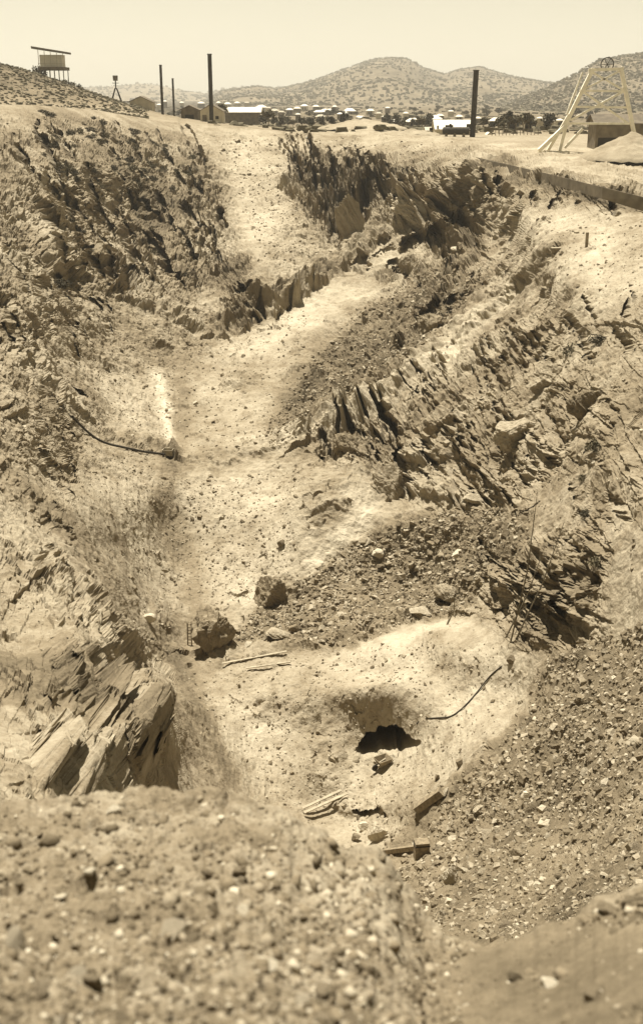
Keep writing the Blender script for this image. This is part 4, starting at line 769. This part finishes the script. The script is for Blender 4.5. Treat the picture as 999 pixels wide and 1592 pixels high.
# mine cart
p = pp(262, 712); m_ = mpp(p); t = empty('mine_cart', p, -.1, label='small open mine cart on the ledge at the end of the long pole', cat='mine cart'); w, d, h = 14 * m_, 12 * m_, 9 * m_; w = max(w, 1.1)
b = MB(); z0 = .45
for c_, dd in (((0, 0, z0), (w, d, .07)), ((0, -d / 2, z0 + h / 2), (w, .06, h)), ((0, d / 2, z0 + h / 2), (w, .06, h)), ((-w / 2, 0, z0 + h / 2), (.06, d, h)), ((w / 2, 0, z0 + h / 2), (.06, d, h))): b.box(c_, dd)
b.build('tub', M_PLANK, t); MB().box((0, 0, z0 - .1), (w * .9, d * .8, .12)).build('frame', M_IRON, t)
for sx in (-1, 1):
    for sy in (-1, 1): MB().tube((sx * w * .3, sy * d * .42, .2), (sx * w * .3, sy * d * .5, .2), .2, None, 12).build('wheel', M_IRON, t)
# wheelbarrow in front of the tunnel
p = pp(594, 1192); m_ = mpp(p); t = empty('wheelbarrow', p, .55, label='wheelbarrow with two handles standing at the mouth of the tunnel', cat='wheelbarrow'); s_ = 24 * m_
def frus(z0, z1, a, b, th=.05):
    m = MB(); q0 = [(-a[0], -a[1], z0), (a[0], -a[1], z0), (a[0], a[1], z0), (-a[0], a[1], z0)]; q1 = [(-b[0], -b[1], z1), (b[0], -b[1], z1), (b[0], b[1], z1), (-b[0], b[1], z1)]
    i0 = [(x * .9, y * .9, z + th) for x, y, z in q0]; i1 = [(x * .93, y * .93, z) for x, y, z in q1]
    m.add(q0 + q1 + i0 + i1, [(3, 2, 1, 0), (0, 1, 5, 4), (1, 2, 6, 5), (2, 3, 7, 6), (3, 0, 4, 7), (8, 9, 10, 11), (12, 13, 9, 8), (13, 14, 10, 9), (14, 15, 11, 10), (15, 12, 8, 11), (4, 5, 13, 12), (5, 6, 14, 13), (6, 7, 15, 14), (7, 4, 12, 15)]); return m
frus(.35, .85, (s_ * .3, s_ * .26), (s_ * .52, s_ * .42)).build('tray', M_OLDTIMBER, t)
for sy in (-1, 1): MB().bar((-s_ * .5, sy * .16, .3), (s_ * 1.15, sy * s_ * .32, .72), .09).build('handle', M_PLANK, t); MB().bar((s_ * .35, sy * .3, .4), (s_ * .4, sy * .34, -.05), .08).build('leg', M_IRON, t)
MB().tube((-s_ * .62, -.05, .22), (-s_ * .62, .05, .22), .26, None, 14).build('wheel', M_IRON, t)
# hose
pts = [(655, 1134), (662, 1127), (690, 1126), (706, 1124), (722, 1112), (738, 1098), (752, 1083), (766, 1068), (778, 1053), (790, 1042)]
cv = bpy.data.curves.new('hose', 'CURVE'); cv.dimensions = '3D'; sp = cv.splines.new('NURBS'); P3 = [pp(*q) + Vector((0, -.06, .07)) for q in pts]; sp.points.add(len(P3) - 1)
for q, v in zip(sp.points, P3): q.co = (*v, 1)
sp.use_endpoint_u = True; sp.order_u = 3; cv.bevel_depth = .05; cv.bevel_resolution = 3; o = bpy.data.objects.new('hose_curve', cv); C.objects.link(o)
dg = bpy.context.evaluated_depsgraph_get(); me = bpy.data.meshes.new_from_object(o.evaluated_get(dg)); bpy.data.objects.remove(o); me.name = 'hose'; link_mesh('hose', me, M_IRON, label='dark hose running from the tunnel mouth up the pale slope to the right', cat='hose')
# dry stalks on the right
for a, b_, lab in [((804, 1004), (834, 772), 'longest thin dry stalk rising from the rubble at the right'), ((792, 1000), (846, 850), 'middle thin dry stalk leaning right'), ((808, 1002), (876, 812), 'dry stalk leaning furthest right'), ((703, 985), (706, 925), 'short upright dry stalk left of the others')]:
    A_ = pp(*a); Y = A_.y - .6; v = ray(*b_); B_ = Vector(v) * (Y / v[1]); t = empty('dry_stalk', A_, label=lab, cat='dead sapling', group='dry stalks at the right'); d = B_ - A_; mid = d * .5 + Vector((.3, 0, 0))
    MB().tube((0, 0, -.2), mid, .07, .05, 6).tube(mid, d, .05, .02, 6).build('stem', M_BARK, t); m = MB()
    for k in range(7): q = (mid * (k / 3.5) if k < 3.5 else mid + (d - mid) * (k / 3.5 - 1)); a_ = rng.uniform(-1, 1); m.tube(q, q + Vector((a_ * .8, rng.uniform(-.3, .3), .7)), .025, .01, 4)
    m.build('twig', M_BARK, t)

# ------------------------------------------------------------------ the air: dust that pales the far hills
hz = MB().box((0, 3900, 60), (9000, 7900, 330)).build('haze', None, None, label='thin dusty haze between the pit and the hills', cat='haze', kind='stuff')
m = bpy.data.materials.new('air'); m.use_nodes = True; nt = m.node_tree; nt.nodes.clear(); o_ = nt.nodes.new('ShaderNodeOutputMaterial'); v = nt.nodes.new('ShaderNodeVolumePrincipled')
v.inputs['Color'].default_value = (.95, .90, .78, 1); v.inputs['Density'].default_value = 1.7e-4; v.inputs['Anisotropy'].default_value = .2; nt.links.new(v.outputs[0], o_.inputs['Volume']); hz.data.materials.append(m)

# dark strip added to stand for the shaded bank at the terrace edge
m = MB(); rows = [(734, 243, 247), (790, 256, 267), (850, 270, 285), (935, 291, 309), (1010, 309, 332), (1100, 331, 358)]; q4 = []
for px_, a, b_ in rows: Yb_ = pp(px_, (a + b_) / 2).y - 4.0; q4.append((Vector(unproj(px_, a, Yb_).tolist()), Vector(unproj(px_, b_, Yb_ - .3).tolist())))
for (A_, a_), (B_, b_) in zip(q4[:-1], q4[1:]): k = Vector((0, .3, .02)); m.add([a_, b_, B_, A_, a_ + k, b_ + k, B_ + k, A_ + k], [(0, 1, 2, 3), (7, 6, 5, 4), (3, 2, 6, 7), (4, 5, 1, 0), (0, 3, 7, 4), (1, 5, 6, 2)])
m.build('shaded_bank_strip', M_DARKWALL, None, label='long dark strip standing in for the shaded bank along the sloping edge of the terrace at upper right', cat='shade strip')
# massive blocks of bedrock standing out of the walls
def outcrop(px, py, w, h, t, lab, tilt=0.0, st=(.85, .1, .5), rough=.13, cuts=10, depth=.8): boulder(px, py, w, h, t, lab, tilt, st, rough, cuts, depth, 'rock_outcrop', -h * .12)
outcrop(545, 370, 46, 84, .52, 'tall leaning slab of bedrock between the dark blades and the black overhang', .35)
outcrop(650, 345, 84, 52, .66, 'pale block of bedrock right of the black overhang', -.3, (.5, .1, .85))
outcrop(742, 310, 58, 52, .42, 'dark knob of bedrock under the start of the dark terrace strip', .1)
outcrop(548, 718, 74, 50, .42, 'dark block of bedrock at the left end of the right crag', -.6, (.6, .1, .8))
outcrop(606, 770, 62, 84, .50, 'jointed slab leaning beside the black cleft in the right crag', .45)
outcrop(684, 668, 56, 48, .46, 'rounded knob of bedrock in the middle of the right crag', .3)
outcrop(800, 690, 80, 50, .58, 'broad pale block high on the right crag', .5)
outcrop(850, 600, 70, 46, .52, 'bedrock block near the dark bush on the right wall', .5)
